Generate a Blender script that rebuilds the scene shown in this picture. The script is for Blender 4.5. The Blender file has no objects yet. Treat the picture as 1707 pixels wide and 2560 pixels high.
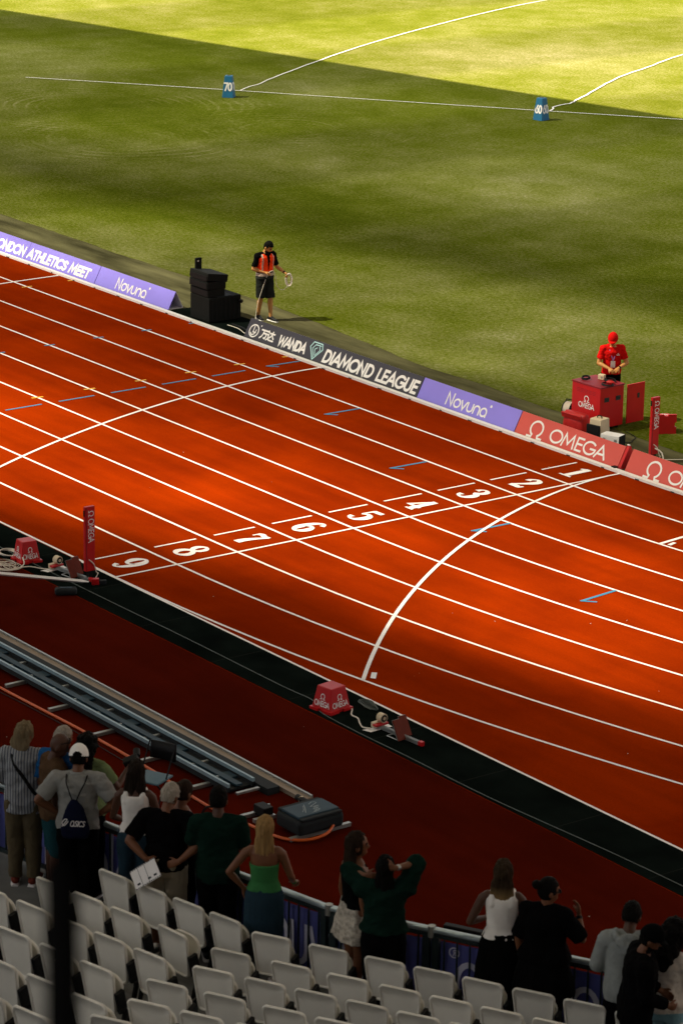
import bpy, math, random
from mathutils import Vector, Matrix, noise
random.seed(7)
scene = bpy.context.scene
col = scene.collection
R = math.radians

# ------------------------------------------------------------------ camera
cd = bpy.data.cameras.new('camera'); cam = bpy.data.objects.new('camera', cd); col.objects.link(cam)
cd.sensor_fit = 'HORIZONTAL'; cd.sensor_width = 24.0; cd.lens = 7925.05 / 1707 * 24.0
cd.clip_start = 0.5; cd.clip_end = 3000
CAM = Vector((41.7615, -37.6733, 16.2997))
cam.matrix_world = Matrix.Translation(CAM) @ Matrix.Rotation(0.927568, 4, 'Z') @ Matrix.Rotation(1.274102, 4, 'X') @ Matrix.Rotation(0.0171572, 4, 'Z')
cd.dof.use_dof = True; cd.dof.focus_distance = 58.0; cd.dof.aperture_fstop = 4.8
scene.camera = cam

# ------------------------------------------------------------------ world, sun, exposure
SUN_EL = 52.0; SUN_D = Vector((0.45, 0.893, 0)).normalized()      # horizontal way the light travels
w = bpy.data.worlds.new('World'); scene.world = w; w.use_nodes = True
nt = w.node_tree; bg = nt.nodes['Background']
sky = nt.nodes.new('ShaderNodeTexSky'); sky.sky_type = 'NISHITA'; sky.sun_disc = False
sky.sun_elevation = R(SUN_EL); sky.sun_rotation = math.atan2(-SUN_D.x, -SUN_D.y)
sky.dust_density = 3.0; sky.air_density = 1.0; sky.ozone_density = 1.0
hsv = nt.nodes.new('ShaderNodeHueSaturation'); hsv.inputs['Saturation'].default_value = 0.22
nt.links.new(sky.outputs[0], hsv.inputs['Color']); nt.links.new(hsv.outputs[0], bg.inputs['Color'])
bg.inputs['Strength'].default_value = 0.030
sl = bpy.data.lights.new('sun', 'SUN'); sl.energy = 3.5; sl.angle = R(0.5); sl.color = (1.0, 0.81, 0.70)
so = bpy.data.objects.new('sun', sl); col.objects.link(so); so.location = (0, 0, 60)
trav = Vector((SUN_D.x * math.cos(R(SUN_EL)), SUN_D.y * math.cos(R(SUN_EL)), -math.sin(R(SUN_EL))))
so.rotation_euler = trav.to_track_quat('-Z', 'Y').to_euler()
vs = scene.view_settings
vs.view_transform = 'Standard'; vs.look = 'None'; vs.gamma = 1.0; vs.exposure = 3.0; vs.use_curve_mapping = False
scene.cycles.use_denoising = True
scene.cycles.max_bounces = 6; scene.cycles.diffuse_bounces = 4; scene.cycles.transparent_max_bounces = 8

# ------------------------------------------------------------------ materials
def nd(t, kind, **kw):
    n = t.nodes.new(kind)
    for k, v in kw.items():
        if k in n.inputs: n.inputs[k].default_value = v
        else: setattr(n, k, v)
    return n

_M = {}
def mat(name, c, rough=0.6, var=0.12, scale=8.0, bump=0.0, bscale=40.0, metal=0.0, spec=0.4, stretch=None):
    if name in _M: return _M[name]
    m = bpy.data.materials.new(name); m.use_nodes = True; t = m.node_tree; L = t.links.new
    b = t.nodes['Principled BSDF']
    b.inputs['Roughness'].default_value = rough; b.inputs['Metallic'].default_value = metal
    b.inputs['Specular IOR Level'].default_value = spec
    tc = nd(t, 'ShaderNodeTexCoord'); mp = nd(t, 'ShaderNodeMapping'); L(tc.outputs['Object'], mp.inputs[0])
    if stretch: mp.inputs['Scale'].default_value = stretch
    n = nd(t, 'ShaderNodeTexNoise', Scale=scale, Detail=4.0); L(mp.outputs[0], n.inputs['Vector'])
    r = nd(t, 'ShaderNodeMapRange'); L(n.outputs['Fac'], r.inputs[0])
    r.inputs[1].default_value = 0.25; r.inputs[2].default_value = 0.75
    r.inputs[3].default_value = 1 - var; r.inputs[4].default_value = 1 + var
    mx = nd(t, 'ShaderNodeVectorMath', operation='SCALE'); mx.inputs[0].default_value = c[:3]; L(r.outputs[0], mx.inputs['Scale'])
    L(mx.outputs[0], b.inputs['Base Color'])
    if bump:
        n2 = nd(t, 'ShaderNodeTexNoise', Scale=bscale, Detail=3.0); L(mp.outputs[0], n2.inputs['Vector'])
        bp = nd(t, 'ShaderNodeBump', Strength=bump, Distance=0.02); L(n2.outputs['Fac'], bp.inputs['Height']); L(bp.outputs[0], b.inputs['Normal'])
    _M[name] = m
    return m

def ramp(t, stops):
    r = nd(t, 'ShaderNodeValToRGB'); e = r.color_ramp.elements
    while len(e) > 1: e.remove(e[-1])
    e[0].position = stops[0][0]; e[0].color = stops[0][1]
    for p, c in stops[1:]:
        q = e.new(p); q.color = c
    return r
def g(v): return (v, v, v, 1)

def track_material(name, base, dark):
    m = bpy.data.materials.new(name); m.use_nodes = True; t = m.node_tree; L = t.links.new
    b = t.nodes['Principled BSDF']; b.inputs['Roughness'].default_value = 0.9; b.inputs['Specular IOR Level'].default_value = 0.0
    tc = nd(t, 'ShaderNodeTexCoord')
    n1 = nd(t, 'ShaderNodeTexNoise', Scale=0.35, Detail=5.0, Roughness=0.6, Distortion=0.4); L(tc.outputs['Object'], n1.inputs['Vector'])
    r1 = ramp(t, [(0.38, g(0)), (0.62, g(1))]); L(n1.outputs['Fac'], r1.inputs[0])
    # streaks along the running direction, where feet and sweepers go
    mp = nd(t, 'ShaderNodeMapping'); mp.inputs['Scale'].default_value = (0.25, 2.4, 1); L(tc.outputs['Object'], mp.inputs[0])
    n2 = nd(t, 'ShaderNodeTexNoise', Scale=1.0, Detail=4.0); L(mp.outputs[0], n2.inputs['Vector'])
    n3 = nd(t, 'ShaderNodeTexNoise', Scale=26.0, Detail=3.0); L(tc.outputs['Object'], n3.inputs['Vector'])
    mxa = nd(t, 'ShaderNodeMix', data_type='RGBA'); mxa.inputs[6].default_value = (*dark, 1); mxa.inputs[7].default_value = (*base, 1)
    L(r1.outputs[0], mxa.inputs[0])
    s2 = nd(t, 'ShaderNodeMapRange'); L(n2.outputs['Fac'], s2.inputs[0]); s2.inputs[1].default_value = .3; s2.inputs[2].default_value = .7; s2.inputs[3].default_value = .86; s2.inputs[4].default_value = 1.12
    s3 = nd(t, 'ShaderNodeMapRange'); L(n3.outputs['Fac'], s3.inputs[0]); s3.inputs[1].default_value = .3; s3.inputs[2].default_value = .7; s3.inputs[3].default_value = .93; s3.inputs[4].default_value = 1.07
    mu = nd(t, 'ShaderNodeMath', operation='MULTIPLY'); L(s2.outputs[0], mu.inputs[0]); L(s3.outputs[0], mu.inputs[1])
    sc = nd(t, 'ShaderNodeVectorMath', operation='SCALE'); L(mxa.outputs[2], sc.inputs[0]); L(mu.outputs[0], sc.inputs['Scale'])
    L(sc.outputs[0], b.inputs['Base Color'])
    n4 = nd(t, 'ShaderNodeTexNoise', Scale=160.0, Detail=2.0); L(tc.outputs['Object'], n4.inputs['Vector'])
    bp = nd(t, 'ShaderNodeBump', Strength=0.25, Distance=0.004); L(n4.outputs['Fac'], bp.inputs['Height']); L(bp.outputs[0], b.inputs['Normal'])
    return m

def grass_material():
    m = bpy.data.materials.new('mown_grass'); m.use_nodes = True; t = m.node_tree; L = t.links.new
    b = t.nodes['Principled BSDF']; b.inputs['Roughness'].default_value = 1.0; b.inputs['Specular IOR Level'].default_value = 0.0
    tc = nd(t, 'ShaderNodeTexCoord'); V = tc.outputs['Object']
    def noise_(scale, detail=4.0, rough=.55, vec=None, dist=0.0):
        n = nd(t, 'ShaderNodeTexNoise', Scale=scale, Detail=detail, Roughness=rough, Distortion=dist); L(vec or V, n.inputs['Vector']); return n.outputs['Fac']
    def rng(s, a, b_, c, d):
        r = nd(t, 'ShaderNodeMapRange'); L(s, r.inputs[0])
        for i, v in enumerate((a, b_, c, d)): r.inputs[i + 1].default_value = v
        return r.outputs[0]
    def mul(x, y):
        k = nd(t, 'ShaderNodeMath', operation='MULTIPLY'); L(x, k.inputs[0]); L(y, k.inputs[1]); return k.outputs[0]
    def add(x, y):
        k = nd(t, 'ShaderNodeMath', operation='ADD'); L(x, k.inputs[0]); L(y, k.inputs[1]); return k.outputs[0]
    big = noise_(0.11, 3.0)
    mid = noise_(0.9, 4.0, .6)
    fine = noise_(12.0, 5.0, .7)
    tiny = noise_(34.0, 3.0, .6)
    # mowing stripes across the field, 6.1 m wide
    sx = nd(t, 'ShaderNodeSeparateXYZ'); L(V, sx.inputs[0])
    wob = rng(noise_(0.25, 2.0), .3, .7, -.35, .35)
    xx = add(sx.outputs[0], wob)
    k1 = nd(t, 'ShaderNodeMath', operation='MULTIPLY_ADD'); L(xx, k1.inputs[0]); k1.inputs[1].default_value = math.pi / 6.1; k1.inputs[2].default_value = 25.5 * math.pi / 6.1
    k2 = nd(t, 'ShaderNodeMath', operation='SINE'); L(k1.outputs[0], k2.inputs[0])
    stripe = rng(k2.outputs[0], -.25, .25, .88, 1.1)
    # turning marks of the mower: rings that fade out
    def rings(cx, cy, rad, freq):
        vm = nd(t, 'ShaderNodeVectorMath', operation='DISTANCE'); L(V, vm.inputs[0]); vm.inputs[1].default_value = (cx, cy, 0)
        jit = rng(noise_(0.7, 2.0), .3, .7, -.10, .10)
        d = add(vm.outputs['Value'], jit)
        q = nd(t, 'ShaderNodeMath', operation='MULTIPLY'); L(d, q.inputs[0]); q.inputs[1].default_value = freq
        s = nd(t, 'ShaderNodeMath', operation='SINE'); L(q.outputs[0], s.inputs[0])
        band = rng(s.outputs[0], .35, .95, 0, 1)
        fade = mul(rng(vm.outputs['Value'], rad, rad * .7, 0, 1), rng(vm.outputs['Value'], rad * .12, rad * .35, 0, 1))
        patch = rng(noise_(0.4, 2.0), .46, .66, 0, 1)
        return mul(mul(band, fade), patch)
    rg = add(add(rings(-38.4, 12.9, 6.0, 19.0), rings(-32.4, 15.6, 4.5, 17.0)), rings(-33.5, 11.0, 4.5, 14.0))
    # mix of yellow-green and deep green
    f = add(add(rng(big, .3, .7, -.26, .26), rng(mid, .3, .7, -.12, .12)), rng(fine, .3, .7, .20, .80))
    f = add(f, rng(rg, 0, 1, 0, .24))
    cr = ramp(t, [(0.0, (0.032, 0.047, 0.0016, 1)), (0.42, (0.070, 0.0835, 0.0062, 1)), (0.75, (0.124, 0.128, 0.036, 1)), (1.0, (0.19, 0.182, 0.092, 1))])
    L(f, cr.inputs[0])
    s = mul(stripe, rng(tiny, .3, .7, .80, 1.20))
    sc = nd(t, 'ShaderNodeVectorMath', operation='SCALE'); L(cr.outputs[0], sc.inputs[0]); L(s, sc.inputs['Scale'])
    L(sc.outputs[0], b.inputs['Base Color'])
    bp = nd(t, 'ShaderNodeBump', Strength=0.8, Distance=0.03); L(noise_(22.0, 4.0, .7), bp.inputs['Height']); L(bp.outputs[0], b.inputs['Normal'])
    return m

M_track = track_material('running_track_rubber', (0.275, 0.0225, 0.0007), (0.205, 0.0155, 0.0008))
M_track_shaded = track_material('track_rubber_shaded', (0.070, 0.0062, 0.0022), (0.054, 0.005, 0.0019))  # same rubber as the track, darkened in colour to stand for shade
M_grass = grass_material()
M_line = mat('line_paint', (0.88, 0.82, 0.80), .6, .09, 5)
M_blue = mat('blue_paint', (0.030, 0.20, 0.36), .6, .12, 20)
M_yellow = mat('yellow_paint', (0.80, 0.40, 0.02), .6, .12, 20)
M_mat = mat('black_matting', (0.0050, 0.0075, 0.0065), .95, .5, 1.3, .2, 120, spec=.0)
M_strip = mat('olive_artificial_turf', (0.078, 0.072, 0.036), .95, .75, 1.3, .6, 30, spec=.0, stretch=(.35, 1.6, 1))
M_tape = mat('white_tape', (0.66, 0.63, 0.58), .6, .08, 6)
M_white = mat('white_plastic', (0.80, 0.77, 0.76), .45, .05, 5)
M_red = mat('red_plastic', (0.52, 0.005, 0.007), .42, .08, 4, .05, 30)
M_redD = mat('dark_red_top', (0.24, 0.006, 0.014), .55, .15, 6)
M_redbag = mat('red_nylon', (0.45, 0.006, 0.005), .55, .15, 8, .5, 9)
M_letter = mat('white_lettering', (0.84, 0.80, 0.80), .5, .03, 5)
M_black = mat('black_plastic', (0.005, 0.005, 0.0055), .6, .2, 10, spec=.2)
M_blackm = mat('black_speaker_paint', (0.006, 0.0065, 0.006), .8, .25, 30, .3, 80, spec=.15)
M_alu = mat('aluminium', (0.36, 0.37, 0.36), .4, .12, 14, metal=.7)
M_rail = mat('blue_grey_rail', (0.26, 0.36, 0.41), .4, .08, 9, metal=.2)
M_railbase = mat('black_rail_base', (0.005, 0.008, 0.010), .8, .3, 6)
M_tealp = mat('blue_black_tray', (0.012, 0.04, 0.062), .6, .25, 3)
M_beige = mat('beige_channel', (0.26, 0.20, 0.15), .6, .12, 5)
M_orange = mat('orange_cable', (0.60, 0.095, 0.005), .5, .06, 5)
M_cable = mat('white_cable', (0.74, 0.66, 0.56), .5, .06, 5)
M_greycable = mat('grey_cable', (0.10, 0.12, 0.11), .6, .1, 5)
M_lilac = mat('lilac_board_print', (0.25, 0.20, 0.74), .5, .06, 1.2)
M_navy = mat('slate_board_print', (0.036, 0.033, 0.052), .55, .08, 2)
M_redprint = mat('red_board_print', (0.60, 0.075, 0.058), .5, .05, 2)
M_banner = mat('indigo_banner_cloth', (0.10, 0.11, 0.36), .8, .15, 3, .4, 6)
M_bannert = mat('banner_letter_cloth', (0.66, 0.65, 0.78), .8, .08, 3)
M_cyan = mat('pale_cyan_print', (0.45, 0.72, 0.75), .5, .04, 4)
M_markerblue = mat('marker_blue', (0.009, 0.12, 0.25), .5, .08, 4)
M_seat = mat('cream_seat_plastic', (0.74, 0.71, 0.635), .5, .10, 3.5, .03, 20)
def vary(m, lo, hi):
    t = m.node_tree; b = t.nodes['Principled BSDF']; src = b.inputs['Base Color'].links[0].from_socket
    oi = nd(t, 'ShaderNodeObjectInfo'); r = nd(t, 'ShaderNodeMapRange'); r.inputs[3].default_value = lo; r.inputs[4].default_value = hi
    sc = nd(t, 'ShaderNodeVectorMath', operation='SCALE'); t.links.new(oi.outputs['Random'], r.inputs[0]); t.links.new(src, sc.inputs[0]); t.links.new(r.outputs[0], sc.inputs['Scale']); t.links.new(sc.outputs[0], b.inputs['Base Color'])
vary(M_seat, .86, 1.08)
M_conc = mat('terrace_concrete', (0.12, 0.122, 0.118), .9, .25, 3, .2, 30)
M_post = mat('dark_green_steel', (0.010, 0.020, 0.022), .6, .15, 8)
M_railtop = mat('galvanised_rail', (0.46, 0.55, 0.60), .35, .1, 10, metal=.5)
M_brown = mat('rubber_pedal', (0.14, 0.018, 0.006), .8, .12, 12)
M_cream = mat('cream_case', (0.66, 0.53, 0.36), .5, .06, 4)
M_screen = mat('dark_recess', (0.02, 0.03, 0.03), .5, .2, 20)
M_roof = None

# ------------------------------------------------------------------ mesh buffer
class MB:
    def __init__(s): s.v = []; s.f = []
    def loft(s, secs, n=16, cap0=True, cap1=True, pw=2.0):
        """secs: (centre, ux, uy, a, b)"""
        b0 = len(s.v)
        for c, ux, uy, a, b in secs:
            for i in range(n):
                th = 2 * math.pi * i / n; cx, sy = math.cos(th), math.sin(th)
                e = 2.0 / pw
                px = math.copysign(abs(cx) ** e, cx); py = math.copysign(abs(sy) ** e, sy)
                s.v.append(c + ux * (a * px) + uy * (b * py))
        m = len(secs)
        for k in range(m - 1):
            for i in range(n):
                j = (i + 1) % n
                s.f.append((b0 + k * n + i, b0 + k * n + j, b0 + (k + 1) * n + j, b0 + (k + 1) * n + i))
        if cap0: s.f.append(tuple(b0 + i for i in reversed(range(n))))
        if cap1: s.f.append(tuple(b0 + (m - 1) * n + i for i in range(n)))
        return s
    def tube(s, pts, r, n=8, round_=False, flat=1.0):
        pts = [Vector(p) for p in pts]
        rs = list(r) if isinstance(r, (list, tuple)) else [r] * len(pts)
        ts = []
        for i in range(len(pts)):
            a = pts[max(i - 1, 0)]; b = pts[min(i + 1, len(pts) - 1)]
            d = (b - a); ts.append(d.normalized() if d.length > 1e-9 else Vector((0, 0, 1)))
        u = ts[0].orthogonal().normalized()
        if abs(ts[0].z) < .9: u = ts[0].cross(Vector((0, 0, 1))).normalized()
        secs = []
        for p, t, r_ in zip(pts, ts, rs):
            u = (u - t * u.dot(t)); u = u.normalized() if u.length > 1e-6 else t.orthogonal().normalized()
            secs.append((p, u, t.cross(u), r_, r_ * flat))
        if round_:
            p, u, v, a, b = secs[0]; t = ts[0]
            pre = [(p - t * (a * math.sin(q)), u, v, a * math.cos(q) + 1e-4, b * math.cos(q) + 1e-4) for q in (1.45, .95, .5)]
            p, u, v, a, b = secs[-1]; t = ts[-1]
            post = [(p + t * (a * math.sin(q)), u, v, a * math.cos(q) + 1e-4, b * math.cos(q) + 1e-4) for q in (.5, .95, 1.45)]
            secs = pre + secs + post
        return s.loft(secs, n)
    def box(s, c, d, rot=None, taper=1.0):
        c = Vector(c); b0 = len(s.v)
        for z in (-.5, .5):
            k = taper if z > 0 else 1.0
            for x, y in ((-.5, -.5), (.5, -.5), (.5, .5), (-.5, .5)):
                p = Vector((x * d[0] * k, y * d[1] * k, z * d[2]))
                if rot is not None: p = rot @ p
                s.v.append(c + p)
        for q in ((3, 2, 1, 0), (4, 5, 6, 7), (0, 1, 5, 4), (1, 2, 6, 5), (2, 3, 7, 6), (3, 0, 4, 7)): s.f.append(tuple(b0 + i for i in q))
        return s
    def ell(s, c, r, rot=None, n=14, m=9):
        c = Vector(c); b0 = len(s.v)
        for k in range(m + 1):
            ph = math.pi * k / m
            if k in (0, m):
                p = Vector((0, 0, r[2] if k == 0 else -r[2])); s.v.append(c + (rot @ p if rot is not None else p)); continue
            for i in range(n):
                th = 2 * math.pi * i / n
                p = Vector((r[0] * math.sin(ph) * math.cos(th), r[1] * math.sin(ph) * math.sin(th), r[2] * math.cos(ph)))
                s.v.append(c + (rot @ p if rot is not None else p))
        for i in range(n):
            j = (i + 1) % n
            s.f.append((b0, b0 + 1 + i, b0 + 1 + j))
            for k in range(m - 2):
                a = b0 + 1 + k * n
                s.f.append((a + i, a + n + i, a + n + j, a + j))
            a = b0 + 1 + (m - 2) * n
            s.f.append((a + i, b0 + 1 + (m - 1) * n, a + j))
        return s
    def poly(s, pts):
        b0 = len(s.v); s.v += [Vector(p) for p in pts]; s.f.append(tuple(range(b0, b0 + len(pts)))); return s
    def prism(s, pts, h):
        """closed outline (counter-clockwise seen along -h) swept by vector h"""
        b0 = len(s.v); n = len(pts); h = Vector(h)
        s.v += [Vector(p) for p in pts] + [Vector(p) + h for p in pts]
        s.f.append(tuple(b0 + i for i in reversed(range(n)))); s.f.append(tuple(b0 + n + i for i in range(n)))
        for i in range(n):
            j = (i + 1) % n; s.f.append((b0 + i, b0 + j, b0 + n + j, b0 + n + i))
        return s
    def strip(s, left, right):
        b0 = len(s.v); n = len(left); s.v += [Vector(p) for p in left] + [Vector(p) for p in right]
        for i in range(n - 1): s.f.append((b0 + i, b0 + n + i, b0 + n + i + 1, b0 + i + 1))
        return s
    def flat(s, path, w, z):
        """flat ribbon on the ground along xy path"""
        P = [Vector((p[0], p[1], 0)) for p in path]; l = []; r = []
        ws = w if isinstance(w, (list, tuple)) else [w] * len(P)
        for i in range(len(P)):
            d0 = (P[i] - P[i - 1]).normalized() if i else (P[1] - P[0]).normalized()
            d1 = (P[i + 1] - P[i]).normalized() if i < len(P) - 1 else d0
            t = (d0 + d1).normalized(); nn = Vector((-t.y, t.x, 0)); k = ws[i] / 2 / max(.4, nn.dot(Vector((-d0.y, d0.x, 0))))
            l.append(P[i] + nn * k + Vector((0, 0, z))); r.append(P[i] - nn * k + Vector((0, 0, z)))
        return s.strip(l, r)
    def mesh(s, name):
        me = bpy.data.meshes.new(name); me.from_pydata([tuple(v) for v in s.v], [], s.f); me.update(); return me
    def build(s, name, m, parent=None, smooth=False, loc=None):
        me = s.mesh(name); o = bpy.data.objects.new(name, me); col.objects.link(o)
        for mm in (m if isinstance(m, (list, tuple)) else [m]): me.materials.append(mm)
        if smooth:
            for p in me.polygons: p.use_smooth = True
            me.set_sharp_from_angle(angle=R(50))
        if parent: o.parent = parent
        if loc: o.location = loc
        return o

def tag(o, label, cat, group=None):
    o['label'] = label; o['category'] = cat
    if group: o['group'] = group
    return o
def thing(name, label, cat, loc=(0, 0, 0), rz=0.0, group=None):
    o = bpy.data.objects.new(name, None); col.objects.link(o); o.location = loc; o.rotation_euler = (0, 0, rz); o.empty_display_size = .1
    return tag(o, label, cat, group)
def struct(o): o['kind'] = 'structure'; return o
def bevel(o, wd=.01, seg=2):
    b = o.modifiers.new('b', 'BEVEL'); b.width = wd; b.segments = seg; b.limit_method = 'ANGLE'; b.angle_limit = R(40)
    return o
def dup(root, loc, rz, label=None):
    r = root.copy(); col.objects.link(r); r.location = loc; r.rotation_euler = (0, 0, rz)
    if label: r['label'] = label
    for ch in list(root.children):
        c = ch.copy(); col.objects.link(c); c.parent = r
        for gch in ch.children:
            d = gch.copy(); col.objects.link(d); d.parent = c
    return r

# smooth path through points (Catmull-Rom)
def cr(pts, k=6, closed=False):
    P = [tuple(p) for p in pts]; n = len(P); out = []
    rng = range(n if closed else n - 1)
    for i in rng:
        if closed: a, b, c, d = P[(i - 1) % n], P[i], P[(i + 1) % n], P[(i + 2) % n]
        else: a, b, c, d = P[max(i - 1, 0)], P[i], P[i + 1], P[min(i + 2, n - 1)]
        for j in range(k):
            t = j / k
            out.append(tuple(.5 * (2 * q + (r_ - p) * t + (2 * p - 5 * q + 4 * r_ - s) * t * t + (3 * q - p - 3 * r_ + s) * t ** 3) for p, q, r_, s in zip(a, b, c, d)))
    if not closed: out.append(P[-1])
    else: out.append(out[0])
    return out

# ------------------------------------------------------------------ stroke lettering
def arc(cx, cy, rx, ry, a0, a1, n=14):
    return [(cx + rx * math.cos(R(a0 + (a1 - a0) * i / n)), cy + ry * math.sin(R(a0 + (a1 - a0) * i / n))) for i in range(n + 1)]
GL = {
 'O': (.92, [arc(.46, .5, .42, .5, 90, 450, 26)]), 'M': (.98, [[(.06, 0), (.17, 1), (.47, .22), (.77, 1), (.88, 0)]]),
 'E': (.58, [[(.5, 1), (.1, 1), (.1, 0), (.5, 0)], [(.1, .52), (.46, .52)]]), 'G': (.92, [arc(.48, .5, .42, .5, 45, 335, 20) + [(.88, .46), (.55, .46)]]),
 'A': (.80, [[(.03, 0), (.39, 1), (.75, 0)], [(.16, .32), (.62, .32)]]), 'N': (.78, [[(.1, 0), (.1, 1), (.64, 0), (.64, 1)]]),
 'D': (.78, [[(.1, 0), (.1, 1), (.32, 1)] + arc(.32, .5, .36, .5, 75, -75, 12) + [(.32, 0), (.1, 0)]]),
 'W': (1.08, [[(.04, 1), (.26, 0), (.52, .85), (.78, 0), (1.0, 1)]]), 'I': (.26, [[(.13, 0), (.13, 1)]]), 'L': (.54, [[(.1, 1), (.1, 0), (.5, 0)]]),
 'U': (.74, [[(.1, 1), (.1, .3)] + arc(.36, .3, .26, .3, 190, 350, 12) + [(.62, .3), (.62, 1)]]), 'H': (.76, [[(.1, 0), (.1, 1)], [(.62, 0), (.62, 1)], [(.1, .5), (.62, .5)]]),
 'T': (.64, [[(.02, 1), (.6, 1)], [(.31, 1), (.31, 0)]]), 'C': (.80, [arc(.46, .5, .4, .5, 45, 315, 18)]),
 'S': (.62, [cr([(.54, .85), (.32, 1.0), (.1, .82), (.2, .58), (.42, .46), (.54, .22), (.3, .0), (.07, .15)], 5)]),
 'o': (.70, [arc(.35, .34, .29, .34, 90, 450, 20)]), 'v': (.60, [[(.04, .68), (.3, 0), (.56, .68)]]),
 'u': (.66, [[(.08, .68), (.08, .28)] + arc(.33, .27, .25, .27, 190, 350, 10) + [(.58, .28), (.58, .68)]]),
 'n': (.66, [[(.08, 0), (.08, .4)] + arc(.33, .41, .25, .27, 170, 10, 10) + [(.58, .4), (.58, 0)]]),
 'a': (.72, [[(.62, .0), (.62, .36)] + arc(.34, .34, .28, .34, 10, 330, 18)]), 's': (.5, [cr([(.44, .58), (.26, .68), (.1, .56), (.24, .38), (.42, .2), (.26, 0), (.06, .1)], 5)]),
 'i': (.2, [[(.1, 0), (.1, .66)]]), 'c': (.56, [arc(.32, .34, .26, .34, 50, 310, 12)]),
 '.': (.0, [arc(.0, .95, .045, .045, 0, 360, 10)]), ' ': (.42, []),
 '~': (1.0, [[(.02, .04), (.28, .04), (.30, .10)] + [(.30, .12)] + arc(.5, .56, .40, .43, 242, -62, 26)[0:] + [(.70, .12), (.72, .04), (.98, .04)]]),
 '0': (.66, [arc(.33, .5, .25, .5, 90, 450, 22)]), '7': (.6, [[(.05, 1), (.54, 1), (.2, 0)]]),
 '6': (.66, [[(.5, .98)] + [(.26, .62)] + arc(.33, .31, .26, .31, 150, 510, 20)]),
 'w': (1.0, [[(.0, .9), (1, .9)], [(.38, .9), (.36, .55), (.24, .2), (.02, .0)], [(.36, .58), (.86, .58), (.84, .2), (.76, .05), (.6, .1)]]),
 'd': (1.1, [[(.38, .80), (1.05, .80)], [(.72, 1.0), (.70, .75), (.56, .45), (.38, .28)], [(.71, .72), (.86, .45), (1.04, .28)], [(.08, .98), (.2, .82)], [(.02, .58), (.2, .58), (.2, .16), (.02, .0)], [(.2, .16), (.45, .04), (1.08, .04)]]),
 'R': (.7, [[(.12, 0), (.12, 1), (.4, 1), (.52, .88), (.52, .66), (.4, .54), (.12, .54)], [(.34, .54), (.56, 0)]]),
}
def ribbon(mb, pts, wds, conv, lift, cap=True):
    """pts 2D, wds width (or list) -> ribbon through conv(x, y, lift)"""
    P = [Vector(p) for p in pts]; n = len(P)
    closed = n > 3 and (P[0] - P[-1]).length < 1e-4
    W = list(wds) if isinstance(wds, (list, tuple)) else [wds] * n
    if cap and not closed:
        a = (P[0] - P[1]).normalized(); b = (P[-1] - P[-2]).normalized()
        P[0] = P[0] + a * W[0] * .45; P[-1] = P[-1] + b * W[-1] * .45
    l = []; r = []
    for i in range(n):
        if closed: p0 = P[i - 1] if i else P[-2]; p2 = P[i + 1] if i < n - 1 else P[1]
        else: p0 = P[i - 1] if i else None; p2 = P[i + 1] if i < n - 1 else None
        d0 = (P[i] - p0) if p0 is not None else (p2 - P[i]); d1 = (p2 - P[i]) if p2 is not None else d0
        d0 = d0.normalized(); d1 = d1.normalized(); t = d0 + d1
        t = t.normalized() if t.length > 1e-5 else d0
        nn = Vector((-t.y, t.x)); k = W[i] / 2 / max(.42, nn.dot(Vector((-d0.y, d0.x))))
        l.append(conv(P[i].x + nn.x * k, P[i].y + nn.y * k, lift)); r.append(conv(P[i].x - nn.x * k, P[i].y - nn.y * k, lift))
    mb.strip(l, r)
def text(mb, s, conv, x, y, h, wd, sx=1.0, skew=0.0, track=0.0, lift=.003, fit=None):
    """writes s with cap height h starting at (x, y) in the conv plane; fit = total width"""
    if fit:
        tot = sum(GL[c][0] for c in s) + track * (len(s) - 1); sx = fit / (tot * h)
    k = 0
    for c in s:
        adv, strokes = GL[c]
        for st in strokes:
            k += 1
            pts = [(x + (px * sx + py * skew) * h, y + py * h) for px, py in st]
            ribbon(mb, pts, wd, conv, lift + .0004 * (k % 4))
        x += (adv + track) * sx * h
    return x

# ------------------------------------------------------------------ ground
LW = 1.22; RK = 36.5; CY = 36.5
def lane(off, x0=-70.0, ang=1.1, step=.02):
    """line at distance off outside the kerb: straight for x<0, bend round (0, 36.5) after"""
    pts = [(x0, -off), (-20, -off), (0, -off)]; r = RK + off; n = int(ang / step)
    return pts + [(r * math.sin(a * step), CY - r * math.cos(a * step)) for a in range(1, n)]
struct(MB().poly([(-900, -900, -.03), (900, -900, -.03), (900, 900, -.03), (-900, 900, -.03)]).build('ground', mat('outer_ground', (0.12, 0.11, 0.09), .9, .2, .5)))
struct(MB().poly([(-80, -12.03, 0), (60, -12.03, 0), (60, 70, 0), (-80, 70, 0)]).build('running_track', M_track))
struct(MB().poly([(-80, -20.5, 0), (60, -20.5, 0), (60, -12.03, 0), (-80, -12.03, 0)]).build('track_apron', M_track_shaded))
struct(MB().poly([(-80, -12.02, .008), (40, -12.02, .008), (40, -11.03, .008), (-80, -11.03, .008)]).build('black_matting', M_mat))
mj = MB()
for i in range(14): x = -5.6 + i * 1.98; mj.flat([(x, -12.0), (x + .01, -11.06)], .012, .0095)
struct(mj.build('matting_joints', mat('joint_dust', (.022, .024, .022), .9, spec=.0)))
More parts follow.
